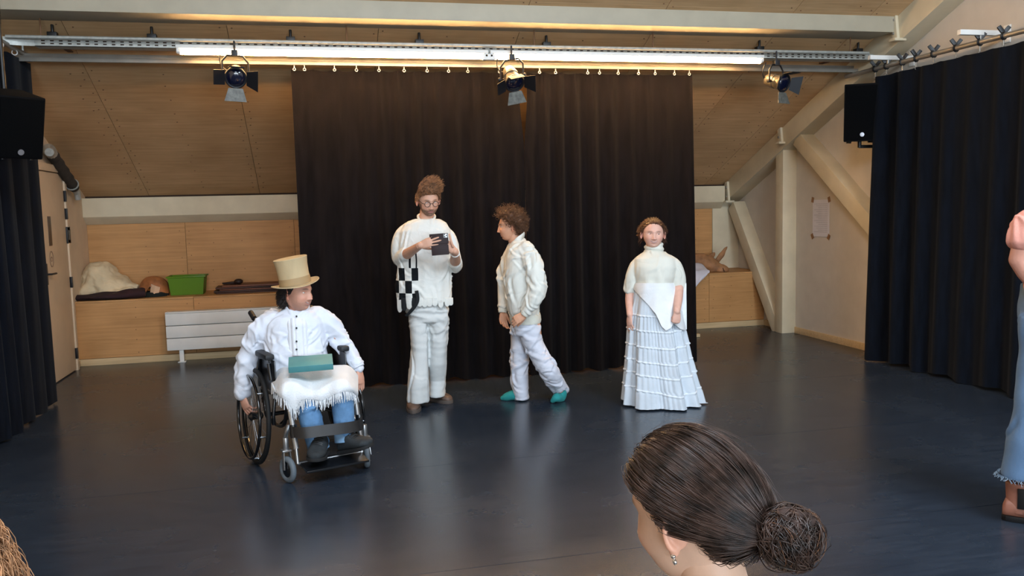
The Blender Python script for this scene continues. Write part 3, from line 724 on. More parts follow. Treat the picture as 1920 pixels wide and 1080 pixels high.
# brown papier-mache bowl turned over, on dark rim
c = atY(289, 541, 9.95)
bw = thing('paper_mask', 'rounded brown paper mask with torn pale edges beside the green box', 'mask', (c.x, 9.93, BT))
def bowl(u, v):
    a = u*2*math.pi; e = v*math.pi/2
    zz = 0.17*math.sin(e)+0.075
    rr = 0.145*math.cos(e)**0.75
    dz = (0.05*math.sin(3*a+0.5)+0.03*math.sin(7*a))*(1-v)**3 if v < 0.7 else 0
    return (rr*math.cos(a)*1.05, rr*math.sin(a)*0.9, zz-0.03+dz)
MB().sheet(49, 16, bowl, -0.006).build('shell', mat('brown paper shell', (168, 104, 58), 0.6, 0.35, (9, 9, 9), bump=0.3), bw, 60, fix=False)
MB().sheet(9, 8, lambda u, v: (-0.02+0.09*u+0.02*v, -0.142-0.01*v+0.06*abs(u-0.5)*0.6, 0.035+0.11*v-0.04*u*v), 0.004).build('torn_strip', mat('pale torn paper', (214, 176, 142), 0.7, 0.2), bw, 60, fix=False)
MB().lathe([(0.02, 0.0), (0.145, 0.0), (0.15, 0.02), (0.138, 0.05), (0.12, 0.055), (0.02, 0.05)], (0.01, 0, 0.0), 28).build('base_ring', mat('very dark green felt', (14, 22, 18), 0.9), bw)
# green translucent crate
c0, c1 = atY(316, 558, 9.85), atY(385, 558, 9.85); zt_ = atY(316, 519, 9.85).z-BT
gb = thing('storage_box', 'green translucent plastic storage box standing on the bench', 'box', ((c0.x+c1.x)/2, 9.98, BT))
def green(name, rgb, tr):
    m, nt, b = _nodes(name); b.inputs['Base Color'].default_value = (*_lin(rgb), 1); b.inputs['Roughness'].default_value = 0.3
    t = nt.nodes.new('ShaderNodeBsdfTranslucent'); t.inputs['Color'].default_value = (*_lin(rgb), 1)
    x = nt.nodes.new('ShaderNodeBsdfTransparent'); x.inputs['Color'].default_value = (*_lin(rgb), 1)
    m1 = nt.nodes.new('ShaderNodeMixShader'); m1.inputs[0].default_value = 0.35
    m2 = nt.nodes.new('ShaderNodeMixShader'); m2.inputs[0].default_value = tr
    o = nt.nodes['Material Output']
    nt.links.new(b.outputs[0], m1.inputs[1]); nt.links.new(t.outputs[0], m1.inputs[2])
    nt.links.new(m1.outputs[0], m2.inputs[1]); nt.links.new(x.outputs[0], m2.inputs[2]); nt.links.new(m2.outputs[0], o.inputs['Surface'])
    return m
M['green'] = green('green translucent plastic', (140, 188, 62), 0.4)
hw = (c1.x-c0.x)/2; hd = 0.13
def trap(z, k): return [Vector((-hw*k, -hd*k, z)), Vector((hw*k, -hd*k, z)), Vector((hw*k, hd*k, z)), Vector((-hw*k, hd*k, z))]
for i, nm in ((0, 'front_side'), (1, 'end_side'), (2, 'rear_side'), (3, 'end_side')):
    a, b = trap(0.004, 0.88), trap(zt_-0.012, 1.0); j = (i+1) % 4
    n_ = (a[j]-a[i]).cross(b[i]-a[i]).normalized()*0.004
    q = [a[i], a[j], b[j], b[i]]
    MB().add(q+[v-n_ for v in q], [(0, 1, 2, 3), (7, 6, 5, 4), (0, 4, 5, 1), (1, 5, 6, 2), (2, 6, 7, 3), (3, 7, 4, 0)]).build(nm, M['green'], gb)
MB().box((0, 0, 0.006), (hw*1.74, hd*1.74, 0.008)).build('bottom', M['green'], gb)
for (cx_, cy_, sx_, sy_) in ((0, -hd, hw*2+0.03, 0.022), (0, hd, hw*2+0.03, 0.022), (-hw, 0, 0.022, hd*2), (hw, 0, 0.022, hd*2)):
    MB().box((cx_, cy_, zt_-0.008), (sx_, sy_, 0.016)).build('rim', M['green'], gb, bevel=0.004)
me = fuse(MB().sphere((-0.06, 0, 0.06), (0.13, 0.09, 0.06), 16, 10).sphere((0.1, 0.0, 0.05), (0.07, 0.09, 0.055), 16, 10).sphere((0.0, 0, 0.035), (0.16, 0.1, 0.025), 16, 10), 0.012, 3)
link('contents', me, mat('crumpled white paper', (225, 228, 205), 0.8, 0.1), gb, 60)
# stack of dark boards with a small lump on top
q0, q1 = atY(403, 550, 9.95), -0.45
db = thing('board_stack', 'stack of thin dark brown boards lying on the bench', 'boards', (0, 9.98, BT))
dk = [mat('dark stained board', (74, 42, 28), 0.6, 0.3, (3, 20, 20)), mat('reddish brown board', (110, 62, 38), 0.55, 0.3, (3, 20, 20))]
for k, (x0, x1, z, th, m_, an) in enumerate(((q0.x+0.03, q1+0.1, 0.007, 0.012, 0, 0.0), (q0.x, q1, 0.024, 0.016, 0, 0.03), (q0.x+0.07, q1+0.2, 0.043, 0.014, 1, -0.03), (q0.x+0.02, q1+0.3, 0.062, 0.016, 0, 0.02), (q0.x+0.10, q1+0.2, 0.083, 0.018, 1, -0.02))):
    MB().box(((x0+x1)/2, random.uniform(-.02, .02), z), (x1-x0, 0.34, th), Matrix.Rotation(an, 3, 'Z')).build('board', dk[m_], db, bevel=0.002)
lb = thing('small_bag', 'small dark pouch lying on top of the board stack', 'pouch', (atY(442, 532, 9.9).x, 9.92, BT+0.094))
me = fuse(MB().sphere((0.03, 0, 0.03), (0.05, 0.05, 0.032), 16, 10).tube([(0.0, 0, 0.018), (-0.10, 0.01, 0.014), (-0.15, 0.02, 0.012)], [0.02, 0.014, 0.012], 10), 0.007, 3)
link('pouch_body', me, mat('dark brown leather', (40, 22, 16), 0.6), lb, 60)
# donkey head of brown paper on the right
dh = thing('animal_head', 'brown papier-mache donkey head lying on the bench by the truss', 'animal head', (atY(1338, 500, 9.95).x, 9.97, BT))
hs = atY(1338, 500, 9.95)
def hl(x, y): p = atY(x, y, 9.92); return p.x-hs.x, p.z-BT
def hp3(x, y, dy=0): a = hl(x, y); return Vector((a[0], dy, a[1]))
mb = MB()
mb.tube([hp3(1270, 484, 0.06), hp3(1296, 486, 0.05), hp3(1318, 490, 0.0), hp3(1336, 500, -0.06), hp3(1350, 513, -0.10)], [0.07, 0.075, 0.105, 0.105, 0.085], 16, round_ends=True)
mb.sphere(hp3(1349, 507, -0.10), (0.10, 0.09, 0.085), 18, 12)
mb.sphere(hp3(1327, 492, 0.0), (0.12, 0.1, 0.1), 18, 12)
for (x0, y0, x1, y1, dy) in ((1346, 490, 1366, 462, -0.02), (1338, 487, 1350, 474, 0.09)):
    a, b = hp3(x0, y0, dy), hp3(x1, y1, dy); mb.tube([a, a+(b-a)*0.4, a+(b-a)*0.8, b], [(0.03, 0.02), (0.042, 0.022), (0.03, 0.016), (0.008, 0.006)], 12, ref=(1, 0, 0.8))
me = fuse(mb, 0.009, 4); P, Nn = vget(me), nget(me)
P = P+Nn*(nz3(P, (14, 14, 14), 6)*0.006)[:, None]
P[:, 2] = np.maximum(P[:, 2], 0.002); vset(me, P)
M['kraft'] = mat('brown kraft paper', (164, 116, 76), 0.7, 0.3, (10, 10, 10), bump=0.25)
link('head_shell', me, M['kraft'], dh, 70)
a = hp3(1346, 508, -0.195); MB().tube([a+Vector((0.0, 0.004, 0.05)), a+Vector((0.015, -0.003, 0.0)), a+Vector((0.01, 0.005, -0.05))], [0.004, 0.007, 0.003], 8).build('mouth_crease', mat('dark crease', (84, 52, 34), 0.9), dh)
for q_ in ((1332, 497, -0.105), (1342, 494, -0.10)):
    MB().sphere(hp3(*q_), (0.012, 0.008, 0.012), 10, 8).build('eye', mat('dark brown eye', (70, 44, 30), 0.5), dh)
# white garment draped over the bench edge
gw = thing('white_garment', 'white shirt draped over the bench edge below the donkey head', 'shirt', (atY(1310, 505, 9.6).x, 9.62, BT))
gx = gw.location.x
def drape(u, v):
    xt = atY(1270+62*u, 505, 9.6).x-gx; xb = atY(1272+(35 if v > .5 else 50)*u, 560, 9.6).x-gx
    r_ = 0.0
    if v < 0.4:
        t = v/0.4; return (xt, 0.30*(1-t)+0.02, 0.085+0.02*math.sin(9*u)+0.015*math.sin(14*v)-0.05*t*t)
    t = (v-0.4)/0.6; L_ = 0.40*(1-0.85*max(0, (u-0.35))**0.8 if u > 0.35 else 1)
    return (xt*(1-t)+xb*t, 0.018-0.035*math.sin(min(1, t*3)*1.57)+0.012*math.sin(11*u+2*t), 0.035-L_*t)
MB().sheet(28, 26, drape, 0.006).build('cloth', mat('lavender white cotton', (214, 212, 222), 0.9, 0.06, bump=0.2, bscale=60), gw, 80, fix=False)
# little wooden block on floor behind the centre curtain
wbk = thing('wooden_block', 'small pale wooden block on the floor behind the skirt curtain edge', 'block', (atZ(1298, 632, 0).x, atZ(1298, 632, 0).y, 0), 0.1)
MB().box((0, 0, 0.02), (0.16, 0.09, 0.036)).build('upper', M['skirting'], wbk, bevel=0.003)
MB().box((0, 0, 0.0015), (0.15, 0.08, 0.003)).build('underside', M['black'], wbk)
# ================================================================ PEOPLE: TOOLKIT
class Fig:
    """a person's root; local x = across the view, y = away from the viewer, z = up"""
    def __init__(s, label, loc, name='person', cat='person', rz=None):
        loc = Vector(loc); s.rz = -math.atan2(loc.x, loc.y) if rz is None else rz
        s.root = thing(name, label, cat, loc, s.rz); s.loc = loc
        s.Ri = Matrix.Rotation(-s.rz, 3, 'Z'); s.cam = s.Ri @ (CAMP-loc)
        s.body = []
    def l(s, px, py, dy=0.0):
        r = s.Ri @ ray(px, py); return s.cam+r*((dy-s.cam.y)/r.y)
    def lz(s, px, py, z=0.0):
        r = s.Ri @ ray(px, py); return s.cam+r*((z-s.cam.z)/r.z)
    def ring(s, y, xl, xr, ry, dy=0.0, n=28, e=2.3, tilt=0.0, fr=None):
        a, b = s.l(xl, y, dy), s.l(xr, y, dy); c = (a+b)/2; rx = (b.x-a.x)/2; out = []
        for k in range(n):
            t = 2*math.pi*k/n; ct, st = math.cos(t), math.sin(t)
            X = math.copysign(abs(ct)**(2/e), ct)*rx; Y = math.copysign(abs(st)**(2/e), st)*ry
            out.append(Vector((c.x+X, dy+Y, c.z+tilt*Y)))
        return out
    def rings(s, spec, **k): return [s.ring(*r, **k) for r in spec]
    def wear(s, name, mb, m, voxel=0.008, sm=6, folds=(), smooth=80, fn=None, crease=()):
        me = fuse(mb, voxel, sm)
        for amp, sc, seed, *rest in folds:
            P, Nn = vget(me), nget(me); f = nz3(P, sc, seed)
            if rest and rest[0] == 'ridge': f = 1-2*np.abs(f)
            vset(me, P+Nn*(f*amp)[:, None])
        if fn:
            P, Nn = vget(me), nget(me); vset(me, fn(P, Nn))
        for c in crease: creases(me, **c)
        return link(name, me, m, s.root, smooth)
def creases(me, n=40, seed=1, length=0.10, width=0.011, depth=0.007, along=(0.5, 0, -1), spread=0.5, where=None):
    """pulled folds: a raised ridge with a furrow beside it, scattered over a garment"""
    rg = np.random.default_rng(seed); P, Nn = vget(me), nget(me); idx = np.arange(len(P)) if where is None else np.nonzero(where(P))[0]; D_ = np.zeros(len(P))
    for k in rg.choice(idx, n):
        c, nn = P[k], Nn[k]; d = np.array(along)*np.array((rg.choice((-1, 1)), 1, 1))+rg.normal(size=3)*spread; d = d-nn*d.dot(nn); d /= np.linalg.norm(d)+1e-9; b = np.cross(nn, d)
        q = P-c; s = q@d; h = q@nn; L_ = length*(0.5+rg.random()); w = width*(0.7+0.8*rg.random()); t = q@b+0.25*s*s/L_*rg.normal()
        m = np.exp(-(s/L_)**4-(h/0.05)**2); D_ += depth*(0.6+0.8*rg.random())*m*(np.exp(-(t/w)**2)-0.8*np.exp(-((t-1.7*w)/(1.1*w))**2))
    vset(me, P+Nn*np.clip(D_, -0.018, 0.018)[:, None])
def limb(mb, pts, rad, n=16, ref=None): return mb.tube(pts, rad, n, ref, round_ends=True)
def spline(pts, k=4):
    P = [Vector(p) for p in pts]; out = []
    for i in range(len(P)-1):
        a, b = P[i], P[i+1]; m0 = (P[i+1]-P[i-1])/2 if i > 0 else b-a; m1 = (P[i+2]-P[i])/2 if i+2 < len(P) else b-a
        for j in range(k):
            t = j/k; out.append(a*(2*t**3-3*t*t+1)+m0*(t**3-2*t*t+t)+b*(-2*t**3+3*t*t)+m1*(t**3-t*t))
    return out+[P[-1]]
def lerp_list(r, k):
    out = []
    for i in range(len(r)-1):
        for j in range(k): out.append(r[i]+(r[i+1]-r[i])*j/k)
    return out+[r[-1]]
def slimb(mb, pts, rad, n=16, k=4): return mb.tube(spline(pts, k), lerp_list(rad, k), n, None, round_ends=True)
def add_mesh(mb, me):
    mb.add([v.co for v in me.vertices], [tuple(p.vertices) for p in me.polygons])
# ---- head
HA, HBF, HBB, HCU, HCD = 0.076, 0.096, 0.102, 0.117, 0.118
def head_surface(D):
    """D: unit directions (n,3), face toward -y. Returns surface positions and colour masks"""
    dx, dy, dz = D[:, 0], D[:, 1], D[:, 2]
    front = sstep(-dy, -0.1, 0.4); low = sstep(-dz, 0.0, 0.5)
    e = 2.15+0.55*front*low+0.1*low
    b = np.where(dy < 0, HBF, HBB); c = np.where(dz > 0, HCU, HCD)
    r = (np.abs(dx/HA)**e+np.abs(dy/b)**e+np.abs(dz/c)**e)**(-1/e)
    P = D*r[:, None]; x, y, z = P[:, 0].copy(), P[:, 1].copy(), P[:, 2].copy()
    s = np.clip(-z/HCD, 0, 1)
    x *= 1-0.34*s**1.6*(0.4+0.6*front)-0.10*s*(1-front)
    y = np.where(y > 0, y*(1-0.50*sstep(s, 0.15, 0.9)), y*(1-0.05*s**3))
    x *= 1-0.10*sstep(z, 0.02, 0.09)*sstep(-y, 0.0, 0.08)          # narrower forehead
    x *= 1-0.05*np.exp(-((z-0.015)/0.02)**2)*sstep(-y, 0.03, 0.07)  # temples
    ff = sstep(-y, 0.02, 0.06)
    g = lambda cx, cz, sx, sz: np.exp(-((x-cx)/sx)**2-((z-cz)/sz)**2)*ff
    g2 = lambda cx, cz, sx, sz: g(cx, cz, sx, sz)+g(-cx, cz, sx, sz)
    d = np.zeros(len(P))
    d += 0.0045*g2(0.026, 0.031, 0.022, 0.009)+0.002*g(0, 0.034, 0.02, 0.012)
    d -= 0.0115*g2(0.0315, 0.011, 0.0155, 0.0115)
    d += 0.005*g2(0.046, -0.024, 0.02, 0.018)
    d -= 0.003*g2(0.045, -0.06, 0.015, 0.02)
    t = np.clip((0.024-z)/(0.024+0.030), 0, 1); A = 0.004+0.021*t**1.25
    A = np.where(z < -0.030, 0.025*np.exp(-((z+0.030)/0.0085)**2), A); A = np.where(z > 0.024, 0.004*np.exp(-((z-0.024)/0.012)**2), A)
    wd = 0.0085+0.006*t
    d += A*np.exp(-(x/wd)**2)*ff
    d += 0.007*g2(0.0125, -0.034, 0.006, 0.007)
    d -= 0.003*g(0, -0.048, 0.005, 0.006)
    d += 0.0055*g(0, -0.0565, 0.021, 0.0055)+0.0065*g(0, -0.0685, 0.019, 0.006)
    d -= 0.0055*np.exp(-(x/0.022)**4-((z+0.0625-6*x*x)/0.0024)**2)*ff
    d -= 0.003*g(0, -0.080, 0.018, 0.006)
    d += 0.009*g(0, -0.098, 0.021, 0.015)
    y = y-d
    masks = dict(lip=np.clip(np.exp(-(x/0.022)**4-((z+0.0625-4*x*x)/0.0095)**4), 0, 1)*ff,
                 brow=np.clip(np.exp(-((np.abs(x)-0.031)/0.0175)**4-((z-0.0335+0.10*(np.abs(x)-0.03)+8*(np.abs(x)-0.033)**2)/0.0046)**4), 0, 1)*ff,
                 cheek=g2(0.044, -0.028, 0.02, 0.018)+g(0, -0.028, 0.014, 0.012),
                 x=x, y=y, z=z, ff=ff)
    return np.stack([x, y, z], 1), masks
def sph_dirs(nu, nv):
    th = np.linspace(0.0, math.pi, nv+2)[1:-1]; ph = np.linspace(0, 2*math.pi, nu, endpoint=False)
    T, Ph = np.meshgrid(th, ph, indexing='ij')
    return np.stack([np.sin(T)*np.cos(Ph), np.sin(T)*np.sin(Ph), np.cos(T)], -1).reshape(-1, 3)
def grid_faces(nu, nv):
    F = [(i*nu+j, (i+1)*nu+j, (i+1)*nu+(j+1) % nu, i*nu+(j+1) % nu) for i in range(nv-1) for j in range(nu)]
    return F+[tuple(range(nu)), tuple(range((nv-1)*nu+nu-1, (nv-1)*nu-1, -1))]
def hx(T, P):
    P = np.asarray(P); M4 = np.array(T); return P@M4[:3, :3].T+M4[:3, 3]
def head_matrix(c, yaw, pitch, roll, sc=1.0):
    return Matrix.Translation(c) @ Matrix.Rotation(yaw, 4, 'Z') @ Matrix.Rotation(pitch, 4, 'X') @ Matrix.Rotation(roll, 4, 'Y') @ (Matrix.Diagonal((*sc, 1)) if isinstance(sc, tuple) else Matrix.Scale(sc, 4))
def elev_az(D):
    el = np.degrees(np.arcsin(np.clip(D[:, 2], -1, 1))); az = np.degrees(np.arctan2(np.abs(D[:, 0]), -D[:, 1])); return el, az
def hairline(D, front=38, temple=22, ear=4, nape=-38):
    el, az = elev_az(D)
    h = np.interp(az, [0, 35, 58, 72, 84, 100, 112, 130, 180], [front, front-2, temple, temple-14, ear-8, ear+6, -12, nape, nape])
    return el-h
SKIN = {}
def skin_mat(key):
    if key not in SKIN: SKIN[key] = mat('skin '+key, (200, 150, 130), 0.5, 0.05, (30, 30, 30), col_attr='Col', spec=0.35, bump=0.04, bscale=300)
    return SKIN[key]
M['eyewhite'] = mat('eye white', (232, 226, 220), 0.2, 0.02)
M['iris'] = mat('dark iris', (36, 26, 22), 0.15)
class Person(Fig):
    def skin(s, rgb, key): s.rgb = np.array(_lin(rgb)); s.key = key; s.parts = []; s.cols = []
    def flesh(s, mb=None, me=None, voxel=0.005, sm=5):
        me = me or fuse(mb, voxel, sm); P = vget(me)
        s.parts.append((P, [tuple(p.vertices) for p in me.polygons])); s.cols.append(np.tile(s.rgb, (len(P), 1))); return me
    def head(s, T, lips=(0.42, 0.15, 0.13), brow=(0.05, 0.03, 0.02), brow_amt=0.75, beard=None, smile=0.0, nu=150, nv=110, blush=0.25, eyes=True, iris_dir=(0, -1, 0)):
        D = sph_dirs(nu, nv); P, mk = head_surface(D)
        if smile:
            x, z = mk['x'], mk['z']; w = np.exp(-((np.abs(x)-0.022)/0.012)**2-((z+0.062)/0.014)**2)*mk['ff']
            P[:, 2] += w*0.009*smile; P[:, 0] += np.sign(x)*w*0.006*smile
        C = np.tile(s.rgb, (len(P), 1))
        def mixc(mask, col, a=1.0):
            nonlocal C
            k = np.clip(mask*a, 0, 1)[:, None]; C = C*(1-k)+np.array(col)*k
        mixc(mk['cheek'], s.rgb*np.array((1.05, 0.72, 0.68)), blush)
        if beard:
            x, z, y = mk['x'], mk['z'], mk['y']; col, amt, top = beard
            jaw = sstep(-z, -top+0.0, -top+0.02)*sstep(-y, -0.01, 0.02)
            jaw = jaw*(1-np.exp(-((np.abs(x)-0.0)/0.03)**4-((z+0.03)/0.017)**4))
            side = sstep(np.abs(x), 0.04, 0.052)*sstep(-z, 0.0, 0.02)*sstep(-y, -0.01, 0.01)*(1-sstep(-y, 0.045, 0.06))
            mo = np.exp(-(x/0.028)**4-((z+0.048)/0.0065)**2)*mk['ff']
            nzb = 0.8+0.2*nz3(P, (260, 260, 260), 5)
            mixc(np.clip(np.maximum.reduce([jaw, mo, side])*nzb, 0, 1), col, amt)
        mixc(mk['lip'], lips, 0.8)
        if smile:   # teeth line between the lips
            x, z = mk['x'], mk['z']; mixc(np.exp(-(x/0.024)**4-((z+0.0615-12*x*x)/0.0052)**4)*mk['ff'], (0.16, 0.05, 0.045), 0.9); mixc(np.exp(-(x/0.018)**4-((z+0.0605-12*x*x)/0.0032)**4)*mk['ff'], (0.75, 0.69, 0.62), min(1, smile))
        else:
            x, z = mk['x'], mk['z']; mixc(np.exp(-(x/0.021)**4-((z+0.0625-6*x*x)/0.0016)**2)*mk['ff'], (0.12, 0.05, 0.045), 0.7)
        mixc(mk['brow'], brow, brow_amt)
        s.parts.append((hx(T, P), grid_faces(nu, nv))); s.cols.append(C)
        # ears
        for sx in (-1, 1):
            m2 = MB(); c = Vector((sx*0.075, 0.012, -0.006)); R = Matrix.Rotation(sx*0.42, 3, 'Z') @ Matrix.Rotation(-0.18, 3, 'X')
            loop = []
            for k in range(15):
                a = -1.9+k/14*4.6; loop.append(c+R @ Vector((sx*(0.010+0.004*math.sin(a)), 0.0165*math.cos(a+1.57+0.0), 0.030*math.sin(a+1.57))))
            m2.tube(loop, [0.0045]*12+[0.005, 0.006, 0.006], 8, round_ends=True)
            m2.sphere(c+R @ Vector((sx*0.006, 0.002, 0.0)), (0.007, 0.0175, 0.029), 12, 10, R)
            m2.sphere(c+R @ Vector((sx*0.009, -0.006, -0.029)), (0.006, 0.009, 0.010), 10, 8, R)
            me = fuse(m2, 0.0022, 3); Q = vget(me); s.parts.append((hx(T, Q), [tuple(p.vertices) for p in me.polygons]))
            s.cols.append(np.tile(s.rgb*np.array((1.05, 0.85, 0.82)), (len(Q), 1)))
        s.T = T
        if eyes:
            for sx in (-1, 1):
                k = np.argmin((P[:, 0]-sx*0.0315)**2+(P[:, 2]-0.0105)**2+(P[:, 1] > 0)*1.0); ys = P[k, 1]
                ec = Vector((sx*0.0315, ys+0.0085, 0.0105)); mb = MB(); r = 0.0122
                mb.sphere(ec, r, 20, 14)
                v = Vector(iris_dir).normalized()
                mb.lathe([(0.0054, 0.0), (0.0052, 0.0008), (0.001, 0.0012)], ec+v*(r*0.905), 14, v.to_track_quat('Z', 'Y').to_matrix(), mi=1)
                me = mb.mesh('eye'); me.transform(T); e = link('eye', me, [M['eyewhite'], M['iris']], s.root)
                # lids
                lid = MB()
                def shell(z0, z1, rr):
                    rings = []
                    for i in range(7):
                        zz = z0+(z1-z0)*i/6; q = math.sqrt(max(1e-8, rr*rr-zz*zz)); rings.append([ec+Vector((q*math.cos(t), q*math.sin(t)*1.0, zz)) for t in np.linspace(math.pi, 2*math.pi, 13)])
                    V = [p for rg in rings for p in rg]; return V, [(i*13+j, i*13+j+1, (i+1)*13+j+1, (i+1)*13+j) for i in range(6) for j in range(12)]
                lid.add(*shell(0.0030, r*1.10, r*1.12)); lid.add(*shell(-r*1.08, -0.0052, r*1.10))
                s.parts.append((hx(T, np.array([tuple(p) for p in lid.v])), lid.f)); s.cols.append(np.tile(s.rgb*0.86, (len(lid.v), 1)))
    def finish(s, name='body'):
        V = []; F = []; C = []; o = 0
        for (P, f), c in zip(s.parts, s.cols):
            V.append(P); F += [tuple(i+o for i in q) for q in f]; C.append(c); o += len(P)
        me = bpy.data.meshes.new(name); V = np.concatenate(V); me.from_pydata(V.tolist(), [], F)
        a = me.color_attributes.new('Col', 'FLOAT_COLOR', 'POINT'); cc = np.ones((len(V), 4)); cc[:, :3] = np.concatenate(C); a.data.foreach_set('color', cc.ravel())
        bm = bmesh.new(); bm.from_mesh(me); bmesh.ops.recalc_face_normals(bm, faces=bm.faces); bm.to_mesh(me); bm.free()
        return link(name, me, skin_mat(s.key), s.root, 70)
    def hair_cap(s, name, T, m, thick, line=None, nu=110, nv=80, lump=None):
        D = sph_dirs(nu, nv); P, _ = head_surface(D); ln = line(D) if line else hairline(D)
        k = sstep(ln, -4, 10); t = thick(D) if callable(thick) else thick
        off = -0.012*(1-k)+t*k
        if lump: off = off+lump(P, D)*k
        Nn = D*np.array((1/HA, 1/0.1, 1/HCU)); Nn /= np.linalg.norm(Nn, axis=1)[:, None]
        me = bpy.data.meshes.new(name); me.from_pydata(hx(T, P+Nn*off[:, None]).tolist(), [], grid_faces(nu, nv))
        return link(name, me, m, s.root, 180)
    def hair(s, name, T, m, n, flow, length, seg=8, rad=0.0022, curl=(0, 0), line=None, lift=0.004, grav=0.0, seed=1, follow=0.5, jitter=0.25, keep=None, lay=0.006, sides=3):
        """locks of hair rooted on the scalp; flow(P) gives the combing direction in head space"""
        rg = np.random.default_rng(seed); D = rg.normal(size=(n*6, 3)); D /= np.linalg.norm(D, axis=1)[:, None]
        ln = line(D) if line else hairline(D); D = D[ln > 0]
        if keep is not None: D = D[keep(D)]
        D = D[:n]; N_ = len(D); P, _ = head_surface(D)
        R = np.array((HA, 0.1, HCU)); Nn = D/R; Nn /= np.linalg.norm(Nn, axis=1)[:, None]
        P = P+Nn*(lift(D)[:, None] if callable(lift) else lift)*(0.6+0.8*rg.random((N_, 1))); L_ = (length(D) if callable(length) else np.full(N_, length))*(0.75+0.5*rg.random(N_))
        st = (L_/seg)[:, None]; d = flow(P)+rg.normal(size=(N_, 3))*jitter; d /= np.linalg.norm(d, axis=1)[:, None]
        out = [P.copy()]; lay_ = lay*(0.4+1.2*rg.random(N_))
        for k in range(seg):
            f = flow(P); d = d*(1-follow)+(f+0)*follow; d[:, 2] -= grav; d /= np.linalg.norm(d, axis=1)[:, None]+1e-9
            P = P+d*st
            q = P/(R+lay_[:, None]); m_ = np.linalg.norm(q, axis=1); ins = (m_ < 1) & (P[:, 2] > -0.07)
            P[ins] = P[ins]/m_[ins][:, None]
            out.append(P.copy())
        A = np.stack(out, 1)
        if curl[0]:
            ph = rg.random(N_)*6.28; t = np.arange(seg+1)[None, :]*curl[1]/seg*6.28+ph[:, None]; am = curl[0]*np.minimum(1, np.arange(seg+1)/2)[None, :]
            tg = np.gradient(A, axis=1); tg /= np.linalg.norm(tg, axis=2, keepdims=True)+1e-9
            u = np.cross(tg, np.array((0.3, 0.5, 0.81))); u /= np.linalg.norm(u, axis=2, keepdims=True)+1e-9; w = np.cross(tg, u)
            A = A+(u*np.cos(t)[..., None]+w*np.sin(t)[..., None])*am[..., None]
        return link(name, strand_mesh(hx(T, A.reshape(-1, 3)).reshape(A.shape), rad, sides), m, s.root, 180)
def strand_mesh(A, rad, sides=3, taper=0.25, name='strands'):
    N_, S, _ = A.shape
    tg = np.gradient(A, axis=1); tg /= np.linalg.norm(tg, axis=2, keepdims=True)+1e-9
    u = np.cross(tg, np.array((0.21, 0.43, 0.88))); u /= np.linalg.norm(u, axis=2, keepdims=True)+1e-9; w = np.cross(tg, u)
    t = np.linspace(0, 1, S); pr = (np.minimum(1, 0.5+4*t)*(1-(1-taper)*t**2))[None, :, None]*rad
    V = np.stack([A+(u*math.cos(2*math.pi*k/sides)+w*math.sin(2*math.pi*k/sides))*pr for k in range(sides)], 2).reshape(-1, 3)
    i, j, k = np.meshgrid(np.arange(N_), np.arange(S-1), np.arange(sides), indexing='ij')
    b = i*S*sides; a0 = b+j*sides+k; a1 = b+j*sides+(k+1) % sides; F = np.stack([a0, a1, a1+sides, a0+sides], -1).reshape(-1, 4)
    me = bpy.data.meshes.new(name); me.vertices.add(len(V)); me.vertices.foreach_set('co', V.ravel())
    me.loops.add(F.size); me.loops.foreach_set('vertex_index', F.ravel().astype(np.int32))
    me.polygons.add(len(F)); me.polygons.foreach_set('loop_start', np.arange(0, F.size, 4, dtype=np.int32))
    me.update(calc_edges=True); me.validate(); return me
def hair_mat(name, rgb, var=0.45, rough=0.45, spec=0.4):
    return mat(name, rgb, rough, var, (45, 45, 45), spec=spec, detail=3)
